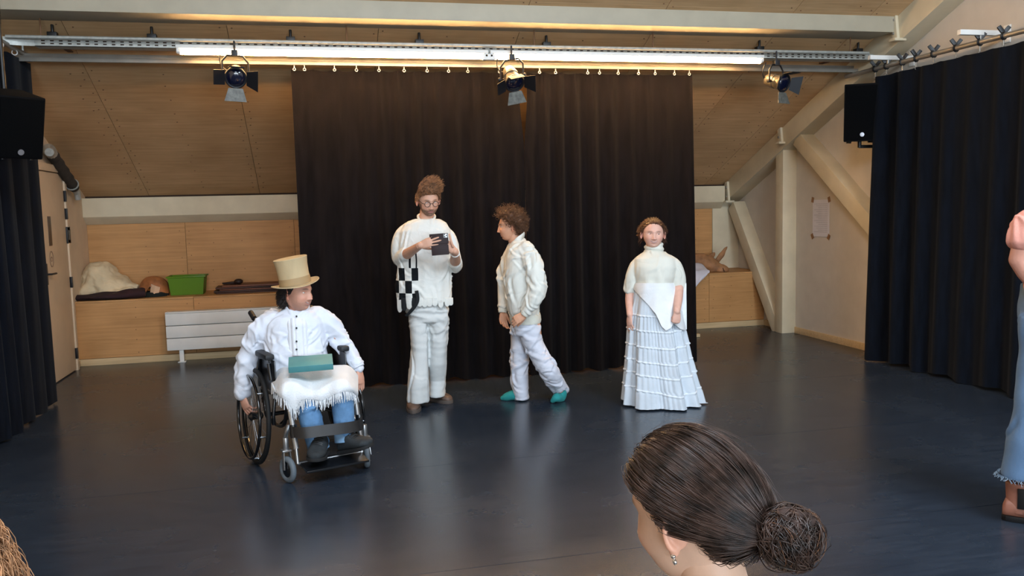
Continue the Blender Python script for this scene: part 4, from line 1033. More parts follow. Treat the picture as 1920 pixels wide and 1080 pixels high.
# ---- hand: wrist at origin, local z toward the fingertips, x toward the thumb, y out of the back of the hand
def hand(mb, W, zdir, back, side, curl=(20, 25, 15), curls=None, thumb=(0.9, 0.35), sc=1.0, spread=4):
    z = Vector(zdir).normalized(); y = Vector(back); y = (y-z*y.dot(z)).normalized(); x = y.cross(z)*side
    W = Vector(W); to = lambda p: W+(x*p[0]+y*p[1]+z*p[2])*sc
    mb.tube([to((0, 0, -0.02)), to((0, 0, 0.0)), to((0.002, 0.001, 0.03)), to((0.001, 0.002, 0.065)), to((0, 0.0, 0.092))], [(0.025*sc, 0.019*sc), (0.027*sc, 0.019*sc), (0.036*sc, 0.0165*sc), (0.041*sc, 0.0145*sc), (0.039*sc, 0.011*sc)], 16, ref=x, round_ends=True)
    F = ((0.029, 0.090, (0.042, 0.026, 0.022), 0.0090), (0.0095, 0.095, (0.046, 0.029, 0.023), 0.0092), (-0.0105, 0.091, (0.043, 0.027, 0.022), 0.0088), (-0.029, 0.082, (0.033, 0.021, 0.019), 0.0078))
    for i, (fx, fz, seg, r) in enumerate(F):
        cu = curls[i] if curls else curl; sp = math.radians(spread)*(1.5-i)
        p = Vector((fx, 0, fz-0.012)); pts = [to(p)]; a = 0.0
        p = Vector((fx, 0, fz)); pts.append(to(p))
        for L_, c in zip(seg, cu):
            a += math.radians(c); d = Vector((math.sin(sp)*math.cos(a), -math.sin(a), math.cos(a)*math.cos(sp))); p = p+d*L_; pts.append(to(p))
        mb.tube(pts, [r*sc, r*1.05*sc, r*0.98*sc, r*0.9*sc, r*0.72*sc], 10, round_ends=True)
    ta, tb = thumb; p = Vector((0.024, -0.004, 0.018)); pts = [to(p)]; d = Vector((math.sin(ta), -math.sin(tb), math.cos(ta))).normalized()
    p = p+d*0.042; pts.append(to(p)); d2 = Vector((math.sin(ta*0.6), -math.sin(tb)*1.1, math.cos(ta*0.6))).normalized(); p = p+d2*0.032; pts.append(to(p)); d3 = Vector((math.sin(ta*0.35), -math.sin(tb)*1.2, math.cos(ta*0.35))).normalized(); p = p+d3*0.026; pts.append(to(p))
    mb.tube(pts, [0.0145*sc, 0.0115*sc, 0.0100*sc, 0.0080*sc], 10, round_ends=True)
def shoe(fig, name, heel, toe, up, L_w, m_up, m_sole, h=0.10, sole=0.025, laces=None):
    """shoe between heel and toe points on the ground plane; up = normal"""
    h0, t0 = Vector(heel), Vector(toe); ax = (t0-h0); L_ = ax.length; ax.normalize(); up = Vector(up).normalized(); sd = ax.cross(up).normalized()
    mb = MB(); rings = []
    for (t, w, hh, z0) in ((-0.01, 0.6, 0.55, 0), (0.05, 0.82, 0.95, 0), (0.2, 0.86, 1.0, 0), (0.34, 0.84, 0.86, 0), (0.5, 0.92, 0.64, 0), (0.68, 1.0, 0.52, 0), (0.85, 0.92, 0.44, 0), (0.96, 0.66, 0.34, 0), (1.01, 0.35, 0.22, 0)):
        c = h0+ax*(L_*t)+up*sole*0.5; w_ = L_w*w/2; ring = []
        for k in range(16):
            a = 2*math.pi*k/16; ring.append(c+sd*(w_*math.copysign(abs(math.cos(a))**0.8, math.cos(a)))+up*(max(0.0, hh*h*(0.5+0.5*math.sin(a)))))
        rings.append(ring)
    mb.loft(rings); me = fuse(mb, 0.006, 3); o = link(name, me, m_up, fig.root, 70)
    ms = MB(); V = []; prof = ((-0.02, 0.55), (0.06, 0.86), (0.2, 0.92), (0.4, 0.86), (0.6, 1.0), (0.78, 1.02), (0.92, 0.82), (1.0, 0.5), (1.03, 0.2))
    poly = [(L_*t, L_w*w/2) for t, w in prof]+[(L_*t, -L_w*w/2) for t, w in reversed(prof)]
    Rm = Matrix((ax, sd, ax.cross(sd))).transposed()
    ms.prism(poly, sole, h0+up*(sole/2), Rm).build('sole', m_sole, o, bevel=0.004)
    if laces:
        lm = MB()
        for k in range(4):
            t = 0.36+0.07*k; hh = np.interp(t, (0.34, 0.5, 0.68), (0.86, 0.64, 0.52))*h; c = h0+ax*(L_*t)+up*(hh+sole*0.5+0.001)
            lm.tube([c-sd*0.028-up*0.006, c+up*0.003, c+sd*0.028-up*0.006], 0.003, 6)
        lm.build('laces', laces, o)
    return o
# ================================================================ PERFORMERS
def cloth(name, rgb, var=0.04, bump=0.15, bscale=140, rough=0.85, sheen=0.05, wrinkle=0.10, wscale=(7, 7, 9)): return mat(name, rgb, rough, var, (7, 7, 7), bump=bump, bscale=bscale, sheen=sheen, spec=0.2, wrinkle=wrinkle, wscale=wscale)
DR = math.radians
# ---------------------------------------------------------------- man with the phone
def build_phone_man():
    A = Person('bearded man in white checked sweater holding up a phone', atZ(800, 762, 0)); A.skin((205, 158, 134), 'fair'); l = A.l
    # head: tilted down toward the phone
    T = head_matrix(l(803, 376, -0.03), DR(14), DR(20), DR(-2), 1.0)
    A.head(T, beard=((0.055, 0.034, 0.024), 0.93, -0.036), brow=(0.09, 0.055, 0.035), iris_dir=(0.1, -0.85, -0.6))
    nb = MB(); slimb(nb, [l(799, 425, 0.03), l(800, 405, 0.02), l(803, 385, 0.0)], [0.07, 0.058, 0.058], 18)
    nb.loft(A.rings([(425, 765, 830, 0.09), (470, 762, 838, 0.11), (520, 765, 836, 0.11), (580, 782, 824, 0.08), (596, 784, 822, 0.07)], e=2.0))
    aL, aR = A.lz(777, 768, 0), A.lz(818, 754, 0)
    for (hx_, kx, ax_, fy, dk, dy) in ((786, 785, 783, 748, -0.045, aL.y+0.03), (820, 821, 818, 738, 0.02, aR.y-0.02)):
        slimb(nb, [l(hx_, 600, 0), l(kx, 670, dk), l(ax_, fy, dy)], [0.065, 0.045, 0.035], 14)
    A.flesh(nb, voxel=0.010)
    # arms and hands
    eL, wL = l(750, 485, 0.0), l(788, 460, -0.385)
    eR, wR = l(854, 497, -0.02), l(853, 471, -0.37)
    m = MB(); slimb(m, [l(766, 450, 0.02), l(752, 468, 0.02), eL], [0.035, 0.038, 0.042]); slimb(m, [eL, eL+(wL-eL)*0.35, wL], [0.042, 0.043, 0.027], 14)
    pc = l(823, 448, -0.40)
    hand(m, wL, Vector((0.93, -0.22, 0.30)), Vector((-0.2, -0.97, 0.1)), -1, curls=((14, 12, 6), (10, 12, 6), (10, 14, 8), (16, 18, 8)), thumb=(0.6, 1.2), sc=0.92, spread=7)
    A.flesh(m, voxel=0.0034, sm=4)
    m = MB(); slimb(m, [l(828, 450, 0.02), l(846, 472, 0.02), eR], [0.035, 0.038, 0.042]); slimb(m, [eR, eR+(wR-eR)*0.4, wR], [0.042, 0.042, 0.027], 14)
    hand(m, wR, Vector((-0.72, -0.25, 0.62)), Vector((0.25, -0.95, 0.0)), 1, curls=((30, 60, 30), (18, 16, 8), (20, 18, 8), (24, 20, 8)), thumb=(0.5, 1.3), sc=0.88, spread=6)
    slimb(m, [l(849, 462, -0.40), l(846, 453, -0.415), l(844, 446, -0.415), l(842.5, 439, -0.41)], [0.0095, 0.0092, 0.0085, 0.0068], 10)
    A.flesh(m, voxel=0.0034, sm=4)
    A.finish()
    # hair: brown quiff swept up and over
    hm = hair_mat('chestnut brown hair', (150, 106, 74)); ln = lambda D: hairline(D, 42, 30, 10, -20)
    A.hair_cap('hair_base', T, hm, lambda D: 0.004+0.020*sstep(D[:, 2], 0.5, 0.97)+0.010*sstep(-D[:, 1], 0.2, 0.8)*sstep(D[:, 2], 0.4, 0.8), ln, lump=lambda P, D: 0.006*nz3(P, (40, 40, 40), 3))
    def flow(P):
        up = np.stack([0.75+0*P[:, 0]-2*P[:, 0], 0.35+0*P[:, 0], 0.65-4*np.abs(P[:, 0])], 1); sd = np.stack([P[:, 0]*3, 0.6+0*P[:, 0], -0.5+0*P[:, 0]], 1)
        k = sstep(P[:, 2], 0.03, 0.075)[:, None]; return up*k+sd*(1-k)
    A.hair('hair', T, hm, 2600, flow, lambda D: 0.016+0.045*sstep(D[:, 2], 0.45, 0.9), 8, 0.0024, (0.006, 0.8), ln, lift=lambda D: 0.006+0.024*sstep(D[:, 2], 0.5, 0.97)+0.012*sstep(-D[:, 1], 0.2, 0.8)*sstep(D[:, 2], 0.4, 0.8), seed=3, follow=0.4, jitter=0.4, lay=0.012)
    # glasses
    g = MB(); gl = []
    for sx in (-1, 1):
        c = Vector((sx*0.0325, -0.104, 0.006)); g.ring(c, 0.0215, 0.0021, Matrix.Rotation(math.pi/2, 3, 'X') @ Matrix.Rotation(0, 3, 'Z'), 28, 6)
        g.tube([(sx*0.054, -0.103, 0.010), (sx*0.072, -0.088, 0.012), (sx*0.080, -0.02, 0.012), (sx*0.080, 0.02, 0.006)], 0.0022, 6)
        q = MB().lathe([(0.0208, 0), (0.0205, 0.0008), (0.001, 0.001)], c, 24, Matrix.Rotation(math.pi/2, 3, 'X')); gl.append(q)
    g.tube([(-0.011, -0.106, 0.010), (0, -0.109, 0.013), (0.011, -0.106, 0.010)], 0.002, 6)
    me = g.mesh(); me.transform(T); fr = link('glasses', me, mat('dark glasses frame', (24, 20, 20), 0.3), A.root)
    gm, nt, b = _nodes('spectacle glass'); x = nt.nodes.new('ShaderNodeBsdfTransparent'); y_ = nt.nodes.new('ShaderNodeBsdfGlossy'); y_.inputs['Roughness'].default_value = 0.05
    mx = nt.nodes.new('ShaderNodeMixShader'); mx.inputs[0].default_value = 0.06; nt.links.new(x.outputs[0], mx.inputs[1]); nt.links.new(y_.outputs[0], mx.inputs[2]); nt.links.new(mx.outputs[0], nt.nodes['Material Output'].inputs['Surface'])
    for q in gl: me = q.mesh(); me.transform(T); link('lens', me, gm, fr)
    # sweater: white with black check on one side
    hemz = l(800, 566).z; x0 = l(742, 540).x; xe = l(785, 540).x; zr = [l(790, y).z for y in (477, 500, 524, 547, 571)]
    sm_, nt, b = _nodes('white sweater with black check'); N, L = nt.nodes, nt.links
    tc = N.new('ShaderNodeTexCoord'); sp = N.new('ShaderNodeSeparateXYZ'); L.new(tc.outputs['Object'], sp.inputs[0])
    def mth(op, a, b_=None):
        n = N.new('ShaderNodeMath'); n.operation = op
        for i, v in enumerate((a, b_)):
            if v is None: continue
            if isinstance(v, (int, float)): n.inputs[i].default_value = v
            else: L.new(v, n.inputs[i])
        return n.outputs[0]
    # ragged column widths: warp x a little
    wv = N.new('ShaderNodeTexNoise'); wv.inputs['Scale'].default_value = 5.0; L.new(tc.outputs['Object'], wv.inputs['Vector'])
    xw = mth('ADD', sp.outputs['X'], mth('MULTIPLY', mth('SUBTRACT', wv.outputs['Fac'], 0.5), 0.03))
    u = mth('FLOOR', mth('DIVIDE', mth('SUBTRACT', xe+0.004, xw), 0.052)); v = mth('FLOOR', mth('DIVIDE', mth('SUBTRACT', sp.outputs['Z'], zr[1]), 0.098))
    par = mth('PINGPONG', mth('ADD', u, v), 1.0)
    inx = mth('LESS_THAN', xw, xe+0.004); inz = mth('LESS_THAN', sp.outputs['Z'], zr[1])
    iny = mth('LESS_THAN', sp.outputs['Y'], 0.13)
    chk = mth('MULTIPLY', mth('MULTIPLY', par, inx), inz)
    # narrow pleat stripes above the checks
    st = mth('MULTIPLY', mth('MULTIPLY', mth('GREATER_THAN', mth('SINE', mth('MULTIPLY', xw, 125.0)), 0.55), mth('LESS_THAN', xw, xe-0.004)), mth('MULTIPLY', mth('GREATER_THAN', sp.outputs['Z'], zr[1]), mth('LESS_THAN', sp.outputs['Z'], l(785, 462).z)))
    st = mth('MULTIPLY', st, mth('GREATER_THAN', xw, xe-0.085))
    tot = mth('MAXIMUM', chk, st); tot = mth('MULTIPLY', tot, mth('LESS_THAN', sp.outputs['Y'], 0.10))
    cm = N.new('ShaderNodeMix'); cm.data_type = 'RGBA'; L.new(tot, cm.inputs[0]); cm.inputs[6].default_value = (*_lin((220, 221, 216)), 1); cm.inputs[7].default_value = (*_lin((20, 24, 28)), 1)
    L.new(cm.outputs[2], b.inputs['Base Color']); b.inputs['Roughness'].default_value = 0.9; b.inputs['Specular IOR Level'].default_value = 0.15
    nW = N.new('ShaderNodeTexNoise'); nW.inputs['Scale'].default_value = 9; nW.inputs['Distortion'].default_value = 1.2; L.new(tc.outputs['Object'], nW.inputs['Vector']); bW = N.new('ShaderNodeBump'); bW.inputs['Strength'].default_value = 0.25; bW.inputs['Distance'].default_value = 0.05; L.new(nW.outputs['Fac'], bW.inputs['Height'])
    n2 = N.new('ShaderNodeTexNoise'); n2.inputs['Scale'].default_value = 160; L.new(tc.outputs['Object'], n2.inputs['Vector']); bp = N.new('ShaderNodeBump'); bp.inputs['Strength'].default_value = 0.15; L.new(n2.outputs['Fac'], bp.inputs['Height']); L.new(bW.outputs['Normal'], bp.inputs['Normal']); L.new(bp.outputs['Normal'], b.inputs['Normal'])
    WH = cloth('white knit', (220, 221, 216))
    mb = MB(); mb.loft(A.rings([(411, 774, 826, 0.10, 0.02), (418, 757, 838, 0.125, 0.02), (432, 748, 845, 0.145, 0.01), (460, 747, 846, 0.155, 0.0), (500, 745, 846, 0.150, 0), (530, 743, 846, 0.150, 0), (556, 744, 847, 0.155, 0), (566, 747, 846, 0.153, 0)], e=2.4))
    def vf(P, Nn):
        f = np.sin(P[:, 0]*55+np.sin(P[:, 2]*9)*0.9)*0.006*sstep(-P[:, 2], -1.25, -0.95)*(P[:, 1] < 0)
        return P+Nn*(f+0.004*nz3(P, (6, 6, 9), 8))[:, None]
    slimb(mb, [l(772, 428, 0.02), l(757, 440, 0.02), l(749, 465, 0.02), eL+Vector((0.0, 0.01, 0.0)), eL+(wL-eL)*0.30], [0.062, 0.068, 0.068, 0.066, 0.054], 18)
    slimb(mb, [l(822, 432, 0.02), l(838, 444, 0.02), l(847, 472, 0.02), eR+Vector((0.0, 0.01, -0.005)), eR+(wR-eR)*0.20], [0.06, 0.066, 0.064, 0.060, 0.052], 18)
    A.wear('sweater', mb, sm_, 0.0075, 5, fn=vf, crease=[dict(n=46, seed=5, length=0.09, depth=0.006, along=(0.3, 0, -1), spread=0.6)])
    MB().tube(spline([l(800, 401, 0.10), l(786, 403, 0.06), l(784, 407, 0.0), l(788, 413, -0.05), l(800, 417, -0.075), l(811, 413, -0.05), l(815, 407, 0.0), l(813, 403, 0.06), l(800, 401, 0.10)], 5), 0.010, 8).build('collar', WH, A.root)
    # scalloped hem tabs of the sweater
    tabs = [(749, 20), (757, 17), (767, 14), (776, 10), (787, 9), (796, 10), (805, 9), (815, 8), (826, 11), (838, 9), (845, 7)]
    for i, (tx, ln_) in enumerate(tabs):
        k = (tx-796)/52; dyy = -0.155*math.sqrt(max(0.02, 1-abs(k)**2.4)); a = l(tx, 563, dyy); hgt = ln_/235.0+0.012; w = 0.022
        poly = [(-w, 0.02), (w, 0.02), (w, -hgt*0.6)]+[(w*math.cos(t), -hgt*0.6-hgt*0.4*math.sin(t)) for t in np.linspace(0.2, math.pi-0.2, 7)]+[(-w, -hgt*0.6)]
        R = Matrix.Rotation(math.atan2(k*0.9, 1), 3, 'Z') @ Matrix.Rotation(math.pi/2, 3, 'X')
        MB().prism(poly, 0.012, a, R).build('hem_tab', WH if i not in (1, 3) else mat('black knit', (20, 24, 28), 0.9), A.root, bevel=0.004)
    # black bound edge hanging over the hip
    P_ = [l(781, 545, -0.165), l(783, 562, -0.168), l(778, 574, -0.16), l(769, 585, -0.14), l(762, 592, -0.11)]
    MB().tube(spline(P_, 5), [(0.014, 0.006)]*21, 10, ref=(1, 0, 0)).build('black_edge', mat('black binding', (18, 22, 26), 0.9), A.root)
    # trousers
    TR = cloth('white cotton trousers', (208, 211, 210), bscale=200)
    mb = MB(); mb.loft(A.rings([(556, 760, 840, 0.125, 0), (580, 762, 841, 0.135, 0), (600, 764, 841, 0.13, 0)], e=2.3))
    aL, aR = A.lz(777, 768, 0), A.lz(818, 754, 0)
    mb.loft(A.rings([(590, 765, 804, 0.115, 0), (620, 768, 803, 0.105, -0.02), (650, 770, 803, 0.10, -0.035), (680, 768, 803, 0.100, -0.045), (715, 765, 803, 0.108, aL.y+0.02), (748, 764, 803, 0.112, aL.y+0.03), (752, 764, 803, 0.112, aL.y+0.03)], e=2.2))
    mb.loft(A.rings([(590, 801, 841, 0.115, 0), (620, 803, 840, 0.105, 0), (650, 804, 839, 0.10, 0.01), (680, 803, 838, 0.10, 0.03), (710, 803, 835, 0.105, aR.y-0.02), (738, 802, 834, 0.108, aR.y-0.02), (741, 802, 834, 0.108, aR.y-0.02)], e=2.2))
    def tf(P, Nn):
        top = sstep(P[:, 2], 0.55, 0.8)
        f = 0.007*(1-2*np.abs(nz3(P, (4, 4, 16), 11)))*(0.3+top)+0.005*nz3(P, (8, 8, 3), 12)+0.010*np.exp(-((P[:, 0]-l(799, 690).x)/0.012)**2)*(P[:, 1] < -0.05)*(P[:, 2] < 0.6)
        return P+Nn*f[:, None]
    A.wear('trousers', mb, TR, 0.008, 4, fn=tf, crease=[dict(n=30, seed=6, length=0.08, depth=0.006, along=(1, 0, -0.4), spread=0.4, where=lambda P: P[:, 2] > 0.55), dict(n=16, seed=7, length=0.14, depth=0.006, along=(0.2, 0, -1), spread=0.2), dict(n=14, seed=8, length=0.06, depth=0.005, along=(1, 0, -0.3), spread=0.4, where=lambda P: P[:, 2] < 0.3)])
    BO, SO = mat('worn brown leather', (92, 72, 62), 0.6, 0.25, (20, 20, 20)), mat('grey brown sole', (84, 74, 68), 0.8)
    shoe(A, 'shoe', A.lz(777, 757, 0)+Vector((0, 0.10, 0)), A.lz(777, 775, 0)+Vector((-0.005, -0.01, 0)), (0, 0, 1), 0.115, BO, SO, 0.12, 0.03, M['groove'])
    shoe(A, 'shoe', A.lz(806, 750, 0)+Vector((-0.01, 0.03, 0)), A.lz(845, 757, 0), (0, 0, 1), 0.11, BO, SO, 0.12, 0.03, M['groove'])
    # watch-like white band on the forearm
    c = l(855, 473, -0.30); MB().ring(wR+(eR-wR)*0.12, 0.031, 0.006, (eR-wR).to_track_quat('Z', 'Y').to_matrix(), 24, 8).build('wristband', M['white'], A.root)
    # phone in a wallet case, a thing of its own
    ph = thing('mobile_phone', 'dark maroon phone in an open wallet case held by the bearded man', 'phone', A.root.matrix_basis @ pc, A.rz)
    R = Matrix.Rotation(DR(-3), 3, 'Y') @ Matrix.Rotation(DR(-14), 3, 'X')
    w_, h_ = (l(841, 448, -0.40)-l(806, 448, -0.40)).x, 0.080
    case = mat('maroon leather case', (38, 20, 22), 0.5, 0.2, spec=0.2)
    MB().box((0, 0, 0), (w_, 0.012, h_), R).build('case_back', case, ph, bevel=0.004)
    MB().box(R @ Vector((0, 0.008, 0)), (w_*0.95, 0.008, h_*0.93), R).build('phone_body', M['black'], ph, bevel=0.003)
    MB().box(R @ Vector((0.002, 0.004, -h_-0.004)), (w_*0.93, 0.006, h_*0.93), R @ Matrix.Rotation(DR(4), 3, 'X')).build('case_flap', case, ph, bevel=0.003)
    MB().box(R @ Vector((0.0, 0.002, -h_/2-0.003)), (w_*0.9, 0.008, 0.012), R).build('spine', case, ph, bevel=0.003)
    cb = MB().box(R @ Vector((w_*0.36, -0.0075, h_*0.25)), (0.030, 0.004, 0.030), R).build('camera_block', mat('silver camera block', (190, 194, 196), 0.25, metal=0.4), ph, bevel=0.002)
    for dx, dz in ((-0.007, 0.007), (0.007, 0.0), (-0.007, -0.007)):
        MB().lathe([(0.0055, 0), (0.0055, 0.003), (0.001, 0.003)], R @ Vector((w_*0.36+dx, -0.0095, h_*0.25+dz)), 12, R @ Matrix.Rotation(math.pi/2, 3, 'X')).build('camera_lens', M['black'], cb)
build_phone_man()

# ---------------------------------------------------------------- teenager walking in the bomber jacket
def build_teen():
    A = Person('curly-haired teenager in ivory bomber jacket walking in teal socks', atZ(1000, 753, 0)); A.skin((204, 152, 122), 'tan'); l = A.l
    T = head_matrix(l(957, 425, 0.0), DR(-82), DR(6), DR(0), 0.93)
    A.head(T, brow=(0.05, 0.03, 0.02), blush=0.2, lips=(0.55, 0.25, 0.2))
    nb = MB(); slimb(nb, [l(972, 470, 0.0), l(967, 455, 0), l(963, 440, 0), l(962, 428, 0)], [0.07, 0.056, 0.052, 0.05], 18)
    nb.loft(A.rings([(470, 955, 1000, 0.13), (520, 952, 1005, 0.13), (590, 968, 1000, 0.11), (612, 968, 1000, 0.10)], e=2.0))
    fa, ra = A.lz(968, 750, 0), A.lz(1044, 752, 0)
    slimb(nb, [l(975, 610, 0.06), l(974, 680, 0.06), l(976, 738, fa.y)], [0.06, 0.045, 0.035], 14)
    slimb(nb, [l(1000, 610, -0.06), l(1012, 675, -0.09), l(1052, 735, ra.y)], [0.06, 0.045, 0.035], 14)
    A.flesh(nb, voxel=0.010)
    wn, wf = l(984, 589, -0.24), l(943, 584, 0.13)
    m = MB(); slimb(m, [l(992, 490, -0.16), l(1009, 540, -0.22), wn], [0.045, 0.038, 0.025]); hand(m, wn, Vector((-0.82, -0.12, -0.5)), Vector((-0.1, -0.95, 0.2)), 1, curls=((30, 35, 20), (38, 42, 22), (42, 45, 22), (46, 46, 20)), thumb=(0.35, 0.5), sc=0.92)
    A.flesh(m, voxel=0.0034, sm=4)
    m = MB(); slimb(m, [l(966, 490, 0.15), l(947, 540, 0.17), wf], [0.045, 0.038, 0.025]); hand(m, wf, Vector((0.02, -0.1, -1)), Vector((-0.35, 0.85, 0)), -1, curls=((20, 30, 15), (28, 38, 20), (34, 42, 20), (38, 44, 20)), thumb=(0.35, 0.4), sc=0.92)
    A.flesh(m, voxel=0.0034, sm=4)
    A.finish()
    hm = hair_mat('brown curls', (112, 76, 52)); ln = lambda D: hairline(D, 50, 42, 20, -34)
    A.hair_cap('hair_base', T, hm, lambda D: 0.024+0.020*sstep(D[:, 2], -0.2, 0.7), ln, lump=lambda P, D: 0.006*nz3(P, (70, 70, 70), 3))
    radial = lambda P: P/np.array((0.076, 0.1, 0.117))/8
    A.hair('hair', T, hm, 1700, radial, lambda D: 0.045+0.028*sstep(D[:, 2], -0.2, 0.8), 16, 0.0019, (0.009, 2.2), ln, lift=0.012, seed=5, follow=0.4, jitter=0.6, lay=0.0, grav=0.0)
    JK = cloth('ivory nylon jacket', (220, 221, 214), 0.03, 0.06, 60, 0.45, wrinkle=0.16, wscale=(7, 7, 7))
    mb = MB(); mb.loft(A.rings([(447, 962, 984, 0.08), (455, 956, 988, 0.13), (466, 950, 997, 0.19), (480, 946, 1004, 0.21), (505, 944, 1011, 0.215), (530, 944, 1013, 0.21), (560, 949, 1012, 0.20), (582, 953, 1012, 0.195), (592, 957, 1012, 0.18)], e=2.3))
    slimb(mb, [l(986, 468, -0.15), l(998, 492, -0.20), l(1006, 522, -0.23), l(1007, 544, -0.24), l(999, 566, -0.25), l(987, 583, -0.245)], [0.066, 0.076, 0.076, 0.076, 0.064, 0.046], 20)
    slimb(mb, [l(966, 468, 0.15), l(952, 500, 0.18), l(946, 545, 0.18), l(944, 575, 0.14)], [0.07, 0.072, 0.062, 0.046], 20)
    A.wear('jacket', mb, JK, 0.0075, 5, [(0.005, (5, 5, 7), 2)], crease=[dict(n=70, seed=15, length=0.09, depth=0.008, along=(0.8, 0, -1), spread=0.5), dict(n=50, seed=16, length=0.05, width=0.008, depth=0.005, along=(1, 0, -0.5), spread=0.7)])
    RB = cloth('ribbed ivory cuff', (222, 222, 210), 0.05)
    for c, d, r in ((l(986, 586, -0.245), wn-l(999, 566, -0.25), 0.037), (l(943, 581, 0.135), wf-l(946, 545, 0.18), 0.037)):
        q = d.normalized(); MB().tube([c-q*0.02, c, c+q*0.025], [r*1.05, r*1.1, r*0.92], 20).build('cuff', RB, A.root, bevel=0.003)
    mb = MB(); mb.loft([[v for v in A.ring(y, a, b_, ry, 0, 64)] for y, a, b_, ry in ((588, 954, 1013, 0.185), (592, 955, 1014, 0.182), (600, 956, 1015, 0.175), (604, 957, 1014, 0.168))])
    o = mb.build('waistband', RB, A.root, 60)
    for px0, px1, py0, py1, dy in ((978, 961, 443, 467, -0.075), (979, 957, 444, 465, 0.05)):
        MB().tube(spline([l(982, 440, dy*0.6), l(976, 446, dy*1.2), l(966, 458, dy*1.25), l(958, 470, dy*0.9)], 5), [(0.026, 0.008)]*16, 10, ref=(0.3, 0, 0.9)).build('collar', JK, A.root)
    MB().tube(spline([l(957, 470, -0.03), l(950, 500, -0.04), l(952, 550, -0.05), l(957, 590, -0.05)], 6), 0.004, 8).build('zip_placket', RB, A.root)
    TR = cloth('white satin trousers', (204, 208, 220), 0.04, 0.05, 60, 0.42, wrinkle=0.2, wscale=(6, 6, 12))
    mb = MB(); mb.loft(A.rings([(585, 960, 1010, 0.155), (605, 959, 1011, 0.16), (625, 958, 1012, 0.15)], e=2.3))
    mb.loft(A.rings([(610, 957, 996, 0.105, 0.06), (650, 956.5, 991, 0.10, 0.06), (685, 957, 990, 0.095, 0.06), (720, 959, 991, 0.09, fa.y), (738, 962, 991, 0.088, fa.y), (748, 964, 992, 0.085, fa.y)], e=2.2))
    P_ = [l(993, 612, -0.07), l(998, 640, -0.08), l(1012, 668, -0.10), l(1029, 697, -0.13), l(1049, 727, ra.y+0.01), l(1053, 735, ra.y)]
    mb.tube(spline(P_, 4), lerp_list([0.086, 0.086, 0.082, 0.075, 0.068, 0.066], 4), 22)
    A.wear('trousers', mb, TR, 0.008, 4, [(0.004, (6, 6, 6), 3)], crease=[dict(n=60, seed=25, length=0.09, depth=0.007, along=(1, 0, -0.45), spread=0.35), dict(n=50, seed=26, length=0.05, width=0.008, depth=0.005, along=(1, 0, -0.3), spread=0.4)])
    SK = cloth('teal sock', (38, 132, 132), 0.1, 0.2)
    h0, t0 = A.lz(975, 751, 0), A.lz(940, 751, 0)
    mb = MB(); mb.tube(spline([h0+Vector((0.01, 0, 0.035)), h0+(t0-h0)*0.35+Vector((0, 0, 0.045)), h0+(t0-h0)*0.75+Vector((0, 0, 0.028)), t0+Vector((0.01, 0, 0.02))], 4), lerp_list([(0.034), (0.042), (0.034), (0.02)], 4), 16, round_ends=True); slimb(mb, [h0+Vector((0.02, 0, 0.04)), h0+Vector((0.02, 0, 0.14))], [0.04, 0.038], 14)
    def flat(P, Nn): P = P.copy(); P[:, 2] = np.maximum(P[:, 2], 0.002); return P
    A.wear('sock', mb, SK, 0.006, 4, fn=flat)
    t1 = A.lz(1034, 756, 0); hl_ = l(1053, 738, ra.y)
    mb = MB(); mb.tube(spline([hl_+Vector((0.005, 0, 0.0)), hl_+Vector((-0.01, 0, -0.035)), t1+Vector((0.04, 0, 0.045)), t1+Vector((0.01, 0.0, 0.02))], 4), lerp_list([0.040, 0.040, 0.036, 0.02], 4), 16, round_ends=True)
    o = A.wear('sock', mb, SK, 0.006, 4, fn=flat)
    a = l(1040, 747, ra.y-0.045); MB().tube([a+Vector((-0.008, -0.002, 0.006)), a+Vector((0.0, -0.004, -0.002)), a+Vector((0.01, -0.002, 0.008))], 0.0022, 6).build('sock_logo', M['white'], o)
build_teen()

